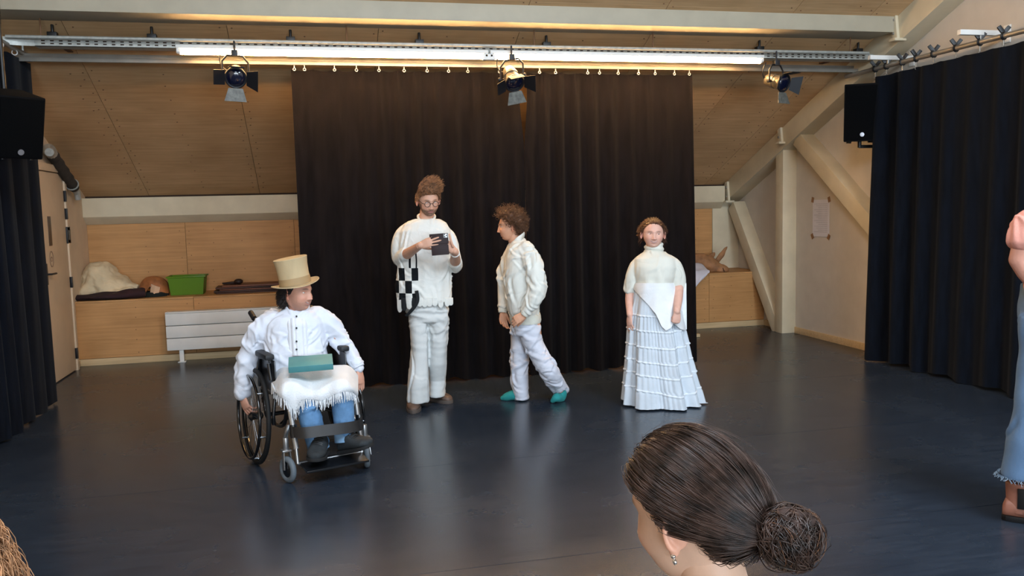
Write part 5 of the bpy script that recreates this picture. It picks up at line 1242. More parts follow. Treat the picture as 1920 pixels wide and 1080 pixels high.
# ---------------------------------------------------------------- woman in the tiered skirt
def build_woman():
    A = Person('smiling woman in cream turtleneck and long tiered white skirt', atZ(1236, 756, 0)); A.skin((218, 172, 154), 'rosy'); l = A.l
    T = head_matrix(l(1224.5, 439, -0.02), DR(6), DR(4), DR(2), (1.02, 0.95, 0.89))
    A.head(T, brow=(0.10, 0.055, 0.04), brow_amt=0.65, smile=1.0, blush=0.4, lips=(0.55, 0.22, 0.2), iris_dir=(0.35, -0.9, 0))
    nb = MB(); slimb(nb, [l(1226, 485, 0.02), l(1225, 468, 0.02), l(1224.5, 448, 0.0)], [0.075, 0.06, 0.056], 18)
    nb.loft(A.rings([(486, 1198, 1256, 0.09), (530, 1200, 1254, 0.10), (580, 1200, 1256, 0.10), (620, 1200, 1258, 0.10)], e=2.0))
    for x0, x1 in ((1208, 1200), (1250, 1258)): slimb(nb, [l(x0, 610, 0), l(x0, 680, 0), l(x1, 745, 0)], [0.085, 0.06, 0.042], 14)
    A.flesh(nb, voxel=0.010)
    wl, wr = l(1181, 590, -0.10), l(1269, 584, -0.20)
    m = MB(); slimb(m, [l(1202, 508, 0.0), l(1186, 533, 0.0), l(1181, 560, -0.02), wl], [0.032, 0.040, 0.037, 0.025]); hand(m, wl, Vector((-0.03, -0.12, -1)), Vector((-0.75, -0.65, 0)), -1, curls=((14, 22, 12), (18, 26, 14), (20, 28, 16), (24, 30, 16)), thumb=(0.35, 0.45), sc=0.85)
    A.flesh(m, voxel=0.0034, sm=4)
    m = MB(); slimb(m, [l(1254, 506, 0.0), l(1271, 530, 0.0), l(1271, 560, -0.10), wr], [0.032, 0.040, 0.037, 0.026]); hand(m, wr, Vector((-0.08, -0.05, -1)), Vector((0.35, -0.93, 0)), 1, curls=((72, 80, 40), (76, 82, 40), (78, 84, 40), (80, 84, 40)), thumb=(0.25, 1.1), sc=0.88)
    A.flesh(m, voxel=0.0034, sm=4)
    A.finish()
    hm = hair_mat('auburn brown hair', (100, 68, 52)); ln = lambda D: hairline(D, 53, 40, 12, -40)
    A.hair_cap('hair_base', T, hm, 0.004, ln)
    A.hair('hair', T, hm, 1300, lambda P: np.stack([P[:, 0]*6, 0.9+0*P[:, 0], 0.25-3*np.clip(-P[:, 1], 0, 1)*0-0.35*sstep(np.abs(P[:, 0]), 0.03, 0.07)], 1), 0.07, 7, 0.0022, (0.002, 0.7), ln, lift=0.004, seed=9, follow=0.5, jitter=0.15, lay=0.006)
    A.hair('loose_strands', T, hm, 130, lambda P: np.stack([np.sign(P[:, 0])*0.25, 0.25+0*P[:, 0], -1+0*P[:, 0]], 1), 0.09, 9, 0.0015, (0.005, 1.0), ln, lift=0.006, seed=10, follow=0.5, jitter=0.2, lay=0.010, keep=lambda D: (np.abs(D[:, 0]) > 0.75) & (D[:, 2] < 0.6) & (D[:, 1] > -0.5))
    KN = cloth('cream fine knit', (216, 216, 206), 0.03, 0.12, 180)
    mb = MB(); mb.loft(A.rings([(470, 1210, 1242, 0.08, 0.015), (476, 1199, 1254, 0.10, 0.015), (483, 1189, 1266, 0.125, 0.01), (500, 1188, 1269, 0.145, 0), (518, 1191, 1266, 0.15, 0), (532, 1193, 1262, 0.145, 0), (542, 1192, 1264, 0.15, 0)], e=2.35))
    slimb(mb, [l(1204, 490, 0.0), l(1193, 500, 0.0), l(1185, 520, 0.0), l(1183, 541, 0.0)], [0.052, 0.060, 0.058, 0.055], 20)
    slimb(mb, [l(1252, 487, 0.0), l(1264, 498, 0.0), l(1271, 518, 0.0), l(1273, 536, 0.0)], [0.052, 0.062, 0.060, 0.056], 20)
    A.wear('turtleneck_top', mb, KN, 0.008, 6, fn=lambda P, Nn: P+Nn*(0.006*nz3(P, (7, 7, 5), 3)+0.006*np.sin(P[:, 0]*60)*np.exp(-((P[:, 2]-l(1226, 530).z)/0.05)**2))[:, None], crease=[dict(n=30, seed=35, length=0.07, depth=0.005, along=(0.5, 0, -1), spread=0.4)])
    mb = MB(); mb.tube(spline([l(1226, 478, 0.02), l(1226, 470, 0.015), l(1226, 462, 0.005), l(1225.5, 457, 0.0)], 4), lerp_list([0.082, 0.076, 0.073, 0.069], 4), 28)
    A.wear('turtleneck_collar', mb, KN, 0.006, 3, fn=lambda P, Nn: P+Nn*(0.004*np.sin(P[:, 2]*160+P[:, 0]*20))[:, None])
    # skirt: six gathered tiers
    SKM = cloth('white gauze cotton', (200, 209, 218), 0.05, 0.12, 120)
    prof = [(530, 1194, 1260, 0.145), (545, 1190, 1265, 0.155), (588, 1181, 1275, 0.18), (615, 1178, 1281, 0.195), (644, 1177, 1287, 0.21), (671, 1175.5, 1292, 0.225), (695, 1174, 1298, 0.24), (723, 1172, 1306, 0.255), (757, 1170, 1316, 0.275)]
    tiers = [588, 615, 644, 671, 695, 723]; ys = [p[0] for p in prof]
    rr = random.Random(4); ph = [[rr.uniform(0, 6.28) for _ in range(4)] for _ in range(8)]
    def skirt(u, v, extra=0.0, hemw=True):
        y = 530+227*v; a = 2*math.pi*u
        xl, xr = np.interp(y, ys, [p[1] for p in prof]), np.interp(y, ys, [p[2] for p in prof]); ry = np.interp(y, ys, [p[3] for p in prof])
        t = sum(y > q for q in tiers); amp = 0.002+0.030*v**1.2
        w = 9*a+1.6*math.sin(3*a+ph[0][0])+0.9*math.sin(5*a+ph[0][1])
        f = amp*(math.sin(w)+0.45*math.sin(1.73*w+ph[0][2]))+0.0035*math.sin(46*a+ph[t][0]+3*math.sin(4*a))*(1 if t else 0.2)
        for q in tiers: f += 0.003*math.exp(-((y+6*math.sin(a*2+0.6)*v-q)/1.6)**2)-0.003*math.exp(-((y+6*math.sin(a*2+0.6)*v-q-2.8)/1.6)**2)
        A0, B0 = l(xl, y, 0), l(xr, y, 0); cx_ = (A0.x+B0.x)/2; rx = (B0.x-A0.x)/2+f+extra
        z = A0.z+(0.008*math.sin(w*0.5)-0.012*math.cos(a+0.4))*v**6+0.03*v**8*(-math.cos(a))*1.0
        return Vector((cx_+rx*math.cos(a), (ry+f+extra)*math.sin(a), max(z, 0.012)))
    MB().sheet(301, 110, skirt, 0.003).build('skirt', SKM, A.root, 80, fix=False)
    # tier trims, each its own gathered band
    for q in tiers:
        rings = []
        def band(u, v, q=q):
            y = q+(-1.6+3.0*v)-6*math.sin(4*math.pi*u+0.6)*((q-530)/227)*1.0
            p = skirt(u, (y-530)/227); o = Vector((p.x-l(1236, y).x, p.y, 0)).normalized(); return p+o*(0.002+0.002*math.sin(math.pi*v)+0.0012*math.sin(2*math.pi*u*90))
        MB().sheet(241, 5, band, 0.002).build('tier_trim', cloth('white gauze trim', (220, 227, 234)), A.root, 80, fix=False)
    # draped white wrap over the hips
    bx_ = [1188, 1192, 1205, 1218, 1229, 1240, 1249, 1257, 1262, 1268, 1275, 1282, 1288]; by_ = [542, 545, 560, 574, 588, 612, 620, 615, 606, 611, 617, 619, 617]
    def wrap(u, v):
        px_ = 1189+98*u; yb = np.interp(px_, bx_, by_); y = 531+(yb-531)*v
        xl, xr = np.interp(y, ys, [p[1] for p in prof]), np.interp(y, ys, [p[2] for p in prof]); ry = np.interp(y, ys, [p[3] for p in prof])
        k = max(-0.995, min(0.995, (px_-(xl+xr)/2)/((xr-xl)/2+4))); dy = -(ry+0.02)*math.sqrt(1-k*k)-0.006*math.sin(px_*0.25+v*2)*v-0.008*math.sin(u*7+3*v)
        return l(px_, y, dy)
    MB().sheet(60, 30, wrap, 0.006).build('hip_wrap', cloth('bright white wrap', (228, 231, 234)), A.root, 80, fix=False)
    MB().loft([A.ring(y, a, b_, ry, 0, 48, 2.1) for y, a, b_, ry in ((529, 1193, 1261, 0.154), (533, 1191.5, 1263, 0.158), (540, 1190, 1265, 0.163), (546, 1189.5, 1266, 0.166))]).build('waistband', cloth('bright white wrap', (228, 231, 234)), A.root, 70)
    SH, WS = mat('black canvas shoe', (22, 24, 26), 0.8), mat('off white rubber', (196, 198, 188), 0.6)
    shoe(A, 'shoe', A.lz(1212, 752, 0)+Vector((0.03, 0.03, 0)), A.lz(1179, 756, 0), (0, 0, 1), 0.09, SH, WS, 0.055, 0.018)
    shoe(A, 'shoe', A.lz(1260, 757, 0)+Vector((0.0, 0.12, 0)), A.lz(1262, 764, 0)+Vector((0, -0.02, 0)), (0, 0, 1), 0.09, SH, WS, 0.055, 0.018)
build_woman()
# ================================================================ WHEELCHAIR AND ITS USER
WCL, WCR = Vector((-0.167, 5.52, 0)), DR(19)
def build_wheelchair():
    W = thing('wheelchair', 'black manual wheelchair with silver front frame tubes', 'wheelchair', WCL, WCR)
    TY_, RIM, SPK, SIL = mat('black rubber tyre', (16, 17, 19), 0.7), mat('glossy black rim', (12, 13, 16), 0.15, coat=0.6), mat('steel spoke', (170, 174, 178), 0.25, metal=0.9), mat('brushed steel tube', (176, 178, 180), 0.28, 0.1, metal=0.85)
    BLK, GRY = mat('black frame paint', (16, 18, 22), 0.3, coat=0.3), mat('grey caster rubber', (98, 108, 116), 0.6)
    PAD = mat('black arm pad', (26, 28, 32), 0.55)
    RY = Matrix.Rotation(math.pi/2, 3, 'Y')
    for sx in (-1, 1):
        cam_ = Matrix.Rotation(sx*DR(-3), 3, 'Y'); R = cam_ @ RY; c = Vector((sx*0.285, 0, 0.303))
        wh = thing_part('rear_wheel', W, c)
        MB().ring((0, 0, 0), 0.288, 0.015, R, 64, 12).build('tyre', TY_, wh)
        MB().ring((0, 0, 0), 0.268, 0.009, R, 64, 8).build('rim', RIM, wh)
        sp = MB()
        for k in range(24):
            a = 2*math.pi*k/24; b = a+(0.25 if k % 2 else -0.25)
            sp.tube([R @ Vector((0.03*math.cos(b), 0.03*math.sin(b), 0.02 if k % 4 < 2 else -0.02)), R @ Vector((0.264*math.cos(a), 0.264*math.sin(a), 0))], 0.0013, 5)
        sp.build('spokes', SPK, wh)
        MB().lathe([(0.012, -0.045), (0.03, -0.03), (0.022, -0.02), (0.022, 0.02), (0.03, 0.03), (0.012, 0.045)], (0, 0, 0), 18, R).build('hub', BLK, wh)
        o = R @ Vector((0, 0, 0.048*(1)))*sx
        MB().ring(cam_ @ Vector((sx*0.045, 0, 0)), 0.258, 0.0095, R, 64, 10).build('push_rim', RIM, wh)
        for k in range(6):
            a = 2*math.pi*k/6+0.3; q = Vector((0, 0.262*math.cos(a), 0.262*math.sin(a))); MB().tube([cam_ @ q, cam_ @ (q+Vector((sx*0.045, 0, 0)))], 0.006, 6).build('rim_tab', SPK, wh)
        # caster
        ca = thing_part('caster', W, Vector((sx*0.245, -0.50, 0)), None)
        al = DR(14 if sx < 0 else -20); Rc = Matrix.Rotation(al, 3, 'Z') @ RY
        MB().ring((0, 0, 0.078), 0.060, 0.018, Rc, 36, 12).build('tyre', GRY, ca)
        MB().lathe([(0.02, -0.016), (0.055, -0.008), (0.055, 0.008), (0.02, 0.016)], (0, 0, 0.078), 20, Rc).build('caster_hub', BLK, ca)
        ax = Rc @ Vector((0, 0, 1))
        for s2 in (-1, 1):
            MB().beam(Vector((0, 0, 0.078))+ax*s2*0.027, Vector((0, 0, 0.185))+ax*s2*0.02+Vector((0, 0.02, 0)), 0.006, 0.026, ref=ax).build('fork_leg', SIL, ca, bevel=0.002)
        MB().box((0, 0.02, 0.188), (0.055, 0.05, 0.012)).tube([(0, 0.02, 0.18), (0, 0.02, 0.265)], 0.017, 14).build('fork_crown', SIL, ca, bevel=0.003)
        MB().tube(spline([(0, 0.02, 0.25), (-sx*0.02, 0.07, 0.27), (-sx*0.045, 0.10, 0.31)], 4), 0.014, 10).build('caster_arm', SIL, ca)
        # frame side
        x = sx*0.205
        MB().tube(spline([(x, 0.10, 0.46), (x, -0.15, 0.475), (x, -0.36, 0.485), (x, -0.43, 0.46), (x*0.99, -0.47, 0.38), (x*0.97, -0.53, 0.20)], 5), 0.0155, 14).build('front_tube', SIL, W)
        MB().tube([(x*0.97, -0.525, 0.22), (x*0.97, -0.545, 0.115)], 0.010, 10).build('footrest_tube', SIL, W)
        MB().tube(spline([(x, 0.08, 0.46), (x, 0.06, 0.30), (x, -0.1, 0.27), (x, -0.32, 0.30), (x, -0.42, 0.44)], 5), 0.012, 10).build('lower_tube', BLK, W)
        MB().tube([(x, 0.10, 0.36), (x, 0.13, 0.60), (x, 0.16, 0.86), (x, 0.23, 0.90)], 0.0125, 10).build('back_post', BLK, W)
        MB().tube([(x, 0.215, 0.893), (x, 0.30, 0.925)], 0.018, 12).build('push_handle', PAD, W)
        MB().box((x+sx*0.02, -0.10, 0.585), (0.008, 0.34, 0.20)).build('side_guard', BLK, W, bevel=0.01)
        MB().tube(spline([(x+sx*0.03, 0.06, 0.48), (x+sx*0.03, 0.03, 0.64), (x+sx*0.03, -0.02, 0.675), (x+sx*0.03, -0.2, 0.675)], 4), 0.011, 10).build('arm_post', BLK, W)
        MB().tube([(x+sx*0.035, -0.19, 0.66), (x+sx*0.03, -0.21, 0.56)], 0.012, 10).build('arm_strut', BLK, W)
        MB().box((x+sx*0.035, -0.10, 0.702), (0.058, 0.26, 0.036)).build('arm_pad', PAD, W, bevel=0.014)
        MB().tube([(x+sx*0.02, -0.25, 0.50), (x+sx*0.05, -0.29, 0.36), (x+sx*0.045, -0.27, 0.30)], [0.012, 0.01, 0.012], 10).build('brake_lever', BLK, W)
    MB().box((0, -0.16, 0.485), (0.41, 0.44, 0.03)).build('seat', mat('black nylon seat', (22, 23, 26), 0.8), W, bevel=0.01)
    MB().sheet(12, 10, lambda u, v: (-0.2+0.4*u, 0.125+0.04*v+0.05*math.sin(math.pi*u), 0.52+0.36*v), 0.012).build('backrest', mat('black nylon back', (22, 23, 26), 0.85), W, fix=False)
    MB().tube([(-0.20, 0.0, 0.30), (0.20, 0.0, 0.30)], 0.014, 10).build('axle_tube', BLK, W)
    MB().tube([(-0.2, 0.06, 0.44), (0.2, -0.25, 0.29)], 0.011, 8).build('cross_brace', BLK, W)
    MB().tube([(0.2, 0.06, 0.44), (-0.2, -0.25, 0.29)], 0.011, 8).build('cross_brace', BLK, W)
    # calf strap between front tubes
    MB().sheet(16, 5, lambda u, v: (-0.215+0.43*u, -0.525-0.098*max(0, math.sin(math.pi*u))**0.35-0.02*(1-v), 0.272+0.062*v+0.006*math.sin(5*u)), 0.006).build('calf_strap', mat('black webbing', (22, 23, 26), 0.4, 0.2, (40, 4, 40), spec=0.6), W, fix=False)
    for sx in (-1, 1): MB().tube([(sx*0.205, -0.517, 0.265), (sx*0.205, -0.505, 0.34)], 0.021, 14).build('strap_loop', BLK, W)
    MB().box((0, -0.60, 0.105), (0.38, 0.16, 0.014), Matrix.Rotation(DR(8), 3, 'X')).build('footplate', BLK, W, bevel=0.004)
    MB().tube([(-0.2, -0.545, 0.115), (0.2, -0.545, 0.115)], 0.009, 8).build('footplate_bar', SIL, W)
    return W
def thing_part(name, parent, loc, rot=None):
    o = bpy.data.objects.new(name, None); COL.objects.link(o); o.empty_display_size = 0.05; o.parent = parent; o.location = loc
    return o
build_wheelchair()

def build_sitter():
    A = Person('man in top hat and white shirt sitting in the wheelchair', Vector((-0.14, 5.44, 0))); A.skin((204, 152, 130), 'warm'); l = A.l
    T = head_matrix(l(557.5, 549, -0.02), DR(52), DR(4), DR(2), 0.97)
    A.head(T, beard=((0.16, 0.09, 0.07), 0.35, -0.045), brow=(0.04, 0.025, 0.02), smile=0.9, blush=0.35, iris_dir=(0.3, -0.9, -0.05))
    nb = MB(); slimb(nb, [l(556, 610, 0.04), l(558, 590, 0.03), l(558, 570, 0.01), l(557, 555, 0.0)], [0.08, 0.064, 0.06, 0.058], 18)
    nb.loft(A.rings([(612, 515, 600, 0.09, 0.05), (650, 515, 600, 0.1, 0.05), (690, 515, 610, 0.10, 0.04)], e=2.0))
    kL, kR = l(566, 736, -0.36), l(638, 724, -0.36); aL, aR = l(597, 838, -0.42), l(647, 822, -0.42)
    hL, hR = l(537, 722, -0.02), l(592, 718, -0.02)
    slimb(nb, [hL, (hL+kL)/2, kL, (kL+aL)/2, aL], [0.05, 0.045, 0.04, 0.035, 0.03], 14); slimb(nb, [hR, (hR+kR)/2, kR, (kR+aR)/2, aR], [0.05, 0.045, 0.04, 0.035, 0.03], 14)
    A.flesh(nb, voxel=0.010)
    wL, wR = l(454, 741, 0.04), l(672, 692, -0.03)
    eL, eR = l(463, 672, 0.07), l(645, 648, 0.04)
    m = MB(); slimb(m, [l(495, 612, 0.04), eL, wL], [0.05, 0.042, 0.028]); hand(m, wL, Vector((0.28, -0.25, -0.9)), Vector((-0.75, -0.65, 0.0)), -1, curls=((20, 30, 20), (26, 34, 20), (30, 38, 20), (34, 40, 20)), thumb=(0.4, 0.5), sc=0.92)
    A.flesh(m, voxel=0.0034, sm=4)
    m = MB(); slimb(m, [l(605, 598, 0.04), eR, wR], [0.05, 0.042, 0.028]); hand(m, wR, Vector((0.12, -0.15, -0.95)), Vector((0.8, -0.6, 0.0)), 1, curls=((16, 35, 25), (20, 40, 25), (24, 42, 25), (28, 44, 25)), thumb=(0.5, 0.5), sc=0.98)
    A.flesh(m, voxel=0.0034, sm=4)
    A.finish()
    hm = hair_mat('very dark brown hair', (42, 32, 30)); ln = lambda D: hairline(D, 46, 34, 6, -46)
    A.hair_cap('hair_base', T, hm, lambda D: 0.012*(1-sstep(D[:, 2], 0.3, 0.6)), ln)
    A.hair('hair', T, hm, 1100, lambda P: np.stack([P[:, 0]*4, 0.6+0*P[:, 0], -0.8+0*P[:, 0]], 1), lambda D: 0.03+0.02*sstep(D[:, 1], -0.1, 0.5), 8, 0.0020, (0.004, 0.8), ln, lift=0.006, seed=19, follow=0.6, jitter=0.25, lay=0.012, keep=lambda D: D[:, 2] < 0.35)
    # top hat
    RH = Matrix.Rotation(DR(-9), 3, 'Y') @ Matrix.Rotation(DR(2), 3, 'X'); hc = l(554, 532, -0.025)
    HT = mat('straw coloured felt', (192, 170, 132), 0.8, 0.1, (14, 14, 3), bump=0.1)
    k = 1/300.0
    MB().lathe([(0.098, 0.0), (0.097, 0.02), (0.095, 0.06), (0.098, 0.12), (0.104, 0.158), (0.1055, 0.163), (0.103, 0.166), (0.06, 0.167), (0.001, 0.167)], hc, 48, RH).build('hat_crown', HT, A.root)
    MB().lathe([(0.0995, 0.002), (0.0988, 0.02), (0.0968, 0.044)], hc, 48, RH, cap=False).build('hat_band', mat('tan ribbon', (160, 134, 96), 0.7, 0.1), A.root)
    V = []
    def brim(u, v):
        a = 2*math.pi*u; r = 0.09+0.062*v; c = math.cos(a-0.3)
        return hc+RH @ Vector((r*math.cos(a)*0.99, r*math.sin(a)*1.05, -0.006+0.020*v*v*(c*c)-0.004*v))
    MB().sheet(65, 8, brim, 0.005).build('hat_brim', HT, A.root, 60, fix=False)
    # shirt
    SH = cloth('crisp white shirt cotton', (216, 221, 232), 0.03, 0.06, 90, wrinkle=0.16, wscale=(7, 7, 7))
    mb = MB(); mb.loft(A.rings([(577, 541, 577, 0.075, 0.03), (584, 525, 592, 0.10, 0.03), (592, 506, 604, 0.125, 0.035), (606, 496, 611, 0.145, 0.04), (630, 493, 612, 0.155, 0.04), (655, 494, 611, 0.16, 0.03), (680, 498, 616, 0.165, 0.02), (705, 502, 622, 0.17, 0.0)], e=2.35))
    slimb(mb, [l(512, 600, 0.04), l(492, 615, 0.04), l(475, 645, 0.06), eL+Vector((0, 0, -0.01)), l(459, 705, 0.06), l(455, 737, 0.04)], [0.066, 0.076, 0.072, 0.066, 0.056, 0.047], 20)
    slimb(mb, [l(590, 592, 0.04), l(610, 602, 0.04), l(630, 625, 0.05), eR, l(660, 670, 0.0), l(670, 686, -0.02)], [0.066, 0.074, 0.068, 0.060, 0.052, 0.045], 20)
    def sf(P, Nn):
        arm = sstep(np.abs(P[:, 0]-l(553, 640).x), 0.20, 0.25)
        f = 0.005*nz3(P, (6, 6, 6), 2)+0.005*(1-2*np.abs(nz3(P@np.array([[.8, 0, .6], [0, 1, 0], [-.6, 0, .8]]), (6, 5, 17), 8)))*(0.5+arm)
        return P+Nn*f[:, None]
    A.wear('shirt', mb, SH, 0.007, 4, fn=sf, crease=[dict(n=80, seed=45, length=0.08, depth=0.007, along=(0.8, 0, -1), spread=0.5), dict(n=50, seed=46, length=0.05, width=0.008, depth=0.005, along=(1, 0, -0.5), spread=0.6)])
    MB().tube(spline([l(536, 572, 0.06), l(535, 576, 0.0), l(543, 588, -0.055), l(553, 598, -0.075)], 5), [(0.018, 0.006)]*16, 10, ref=(0, 0.2, 1)).build('collar', SH, A.root)
    MB().tube(spline([l(577, 570, 0.06), l(579, 574, 0.0), l(570, 586, -0.055), l(556, 598, -0.078)], 5), [(0.018, 0.006)]*16, 10, ref=(0, 0.2, 1)).build('collar', SH, A.root)
    def bib(u, v):
        y = 597+70*v; px_ = 533+46*u+4*v; dy = 0.035-0.163*(1-0.35*(2*u-1)**2)-0.012*v-0.003*math.cos(2*math.pi*u*6)
        if v < 0.15: dy += 0.03*(0.15-v)/0.15
        return l(px_, y, dy)
    MB().sheet(40, 20, bib, 0.004).build('bib_front', cloth('white pique bib', (224, 228, 236)), A.root, 70, fix=False)
    for y in (593, 615, 640, 655):
        MB().lathe([(0.006, 0), (0.006, 0.003), (0.001, 0.004)], l(556, y, -0.145 if y > 600 else -0.09), 10, Matrix.Rotation(math.pi/2, 3, 'X')).build('button', M['black'], A.root)
    for c, d in ((wL+Vector((0, 0, 0.03)), wL-l(459, 705, 0.06)), (wR+Vector((-0.01, 0.005, 0.03)), wR-l(660, 670, 0.0))):
        q = d.normalized(); MB().tube([c-q*0.03, c+q*0.025], [0.047, 0.043], 22).build('cuff', SH, A.root, bevel=0.004)
    # jeans
    JN = mat('mid blue denim', (92, 134, 176), 0.85, 0.25, (14, 14, 14), bump=0.2, bscale=250)
    mb = MB(); slimb(mb, [hL+Vector((0, 0, 0.02)), (hL+kL)/2+Vector((0, 0, 0.0)), kL+Vector((0, 0, -0.01)), (kL+aL)/2, aL+Vector((0, 0, 0.01))], [0.08, 0.068, 0.066, 0.066, 0.060], 18)
    slimb(mb, [hR+Vector((0, 0, 0.02)), (hR+kR)/2+Vector((0, 0, 0.0)), kR+Vector((0, 0, -0.01)), (kR+aR)/2, aR+Vector((0, 0, 0.01))], [0.08, 0.068, 0.066, 0.066, 0.060], 18)
    A.wear('jeans', mb, JN, 0.008, 4, [(0.005, (7, 7, 7), 4)], crease=[dict(n=50, seed=55, length=0.06, width=0.009, depth=0.006, along=(1, 0, -0.4), spread=0.4)])
    for c, d in ((aL, aL-kL), (aR, aR-kR)):
        q = d.normalized(); MB().tube([c-q*0.03, c+q*0.02], [0.062, 0.064], 20).build('jeans_cuff', mat('pale denim turn up', (128, 168, 204), 0.9, 0.2), A.root, bevel=0.004)
    # shoes resting on the footplate
    SB, SS = mat('dark slate suede', (38, 44, 48), 0.8, 0.25, (30, 30, 30), bump=0.2), mat('black sole', (20, 21, 23), 0.8)
    for (hp_, tp_, up) in (((604, 848, -0.38), (590, 866, -0.62), Vector((0, -0.16, 1))), ((640, 848, -0.38), (694, 838, -0.56), Vector((0, -0.2, 1)))):
        h0, t0 = l(*hp_), l(*tp_); shoe(A, 'shoe', h0, t0, up, 0.115, SB, SS, 0.125, 0.02, M['black'])
    # fringed shawl over the lap
    bx_ = [510, 516, 525, 535, 545, 552, 558, 566, 580, 600, 615, 630, 645, 660, 670]; by_ = [715, 730, 742, 748, 762, 770, 758, 748, 747, 751, 745, 737, 733, 732, 738]
    def shawl(u, v):
        leg = math.cos(2*math.pi*(u-0.5)*1.7); px_ = 510+160*u; yt = 690-5*u; yk = 728-8*u+9*leg*(1 if abs(u-0.5) < 0.42 else 0.3); yb = np.interp(px_, bx_, by_)
        b_ = 0.055*math.sin(math.pi*min(1, max(0, u)))
        if v < 0.55:
            t = v/0.55; y = yt+(yk-yt)*t; dy = -0.13+(-0.44+0.13)*t**0.9; pxx = px_+(563-590)*0.0*t
        else:
            t = (v-0.55)/0.45; y = yk+(yb-yk)*t; dy = -0.44-0.03*math.sin(math.pi*t*0.7)
        edge = max(0, abs(u-0.5)*2-0.7)/0.3; dy += 0.14*edge*edge*(0.4+0.6*v); y += 20*edge*edge*(1-0.8*v)
        dy += 0.010*math.sin(17*u+3*v)*v+0.006*math.sin(31*u)*v+0.03*math.exp(-((u-0.5)/0.12)**2)*sstep(v, 0.3, 0.9)
        return l(px_, y, dy)
    WL = cloth('white wool shawl', (228, 231, 234), 0.04, 0.35, 130)
    sw = MB().sheet(70, 40, shawl, 0.006).build('shawl', WL, A.root, 80, fix=False)
    rg = np.random.default_rng(3); S_ = []
    for k in range(150):
        u = (k+0.5*rg.random())/150; p = shawl(u, 1.0); n_ = 0.045+0.03*rg.random(); dx = rg.normal()*0.008; S_.append([p+Vector((dx*t, -0.002+0.004*rg.normal()*t, 0.006-n_*t)) for t in (0, 0.3, 0.6, 1.0)])
    f_ = link('fringe', strand_mesh(np.array([[tuple(q) for q in r_] for r_ in S_]), 0.0026, 4, 0.6), WL, sw, 180); f_['kind'] = 'stuff'
    # teal book on the lap, a thing of its own
    bp = (l(541, 681, -0.33)+l(624, 681, -0.33))/2
    bk = thing('teal_book', 'teal covered book lying on the lap of the man in the wheelchair', 'book', A.root.matrix_basis @ bp, A.rz+DR(-1))
    R = Matrix.Rotation(DR(-1), 3, 'Y') @ Matrix.Rotation(DR(9), 3, 'X'); wd = (l(624, 681, -0.33)-l(541, 681, -0.33)).x
    TL = mat('teal book cloth', (82, 146, 148), 0.6, 0.1)
    MB().box(R @ Vector((0, 0, 0.016)), (wd, 0.19, 0.005), R).build('front_cover', TL, bk, bevel=0.002)
    MB().box(R @ Vector((0, 0, -0.016)), (wd, 0.19, 0.005), R).build('rear_cover', TL, bk, bevel=0.002)
    MB().box(R @ Vector((0, -0.093, 0)), (wd, 0.006, 0.036), R).build('spine', mat('dark teal spine', (66, 128, 132), 0.6, 0.1), bk, bevel=0.003)
    MB().box(R @ Vector((0, 0.0, 0)), (wd-0.012, 0.178, 0.026), R).build('pages', mat('book pages', (222, 216, 198), 0.9), bk)
build_sitter()
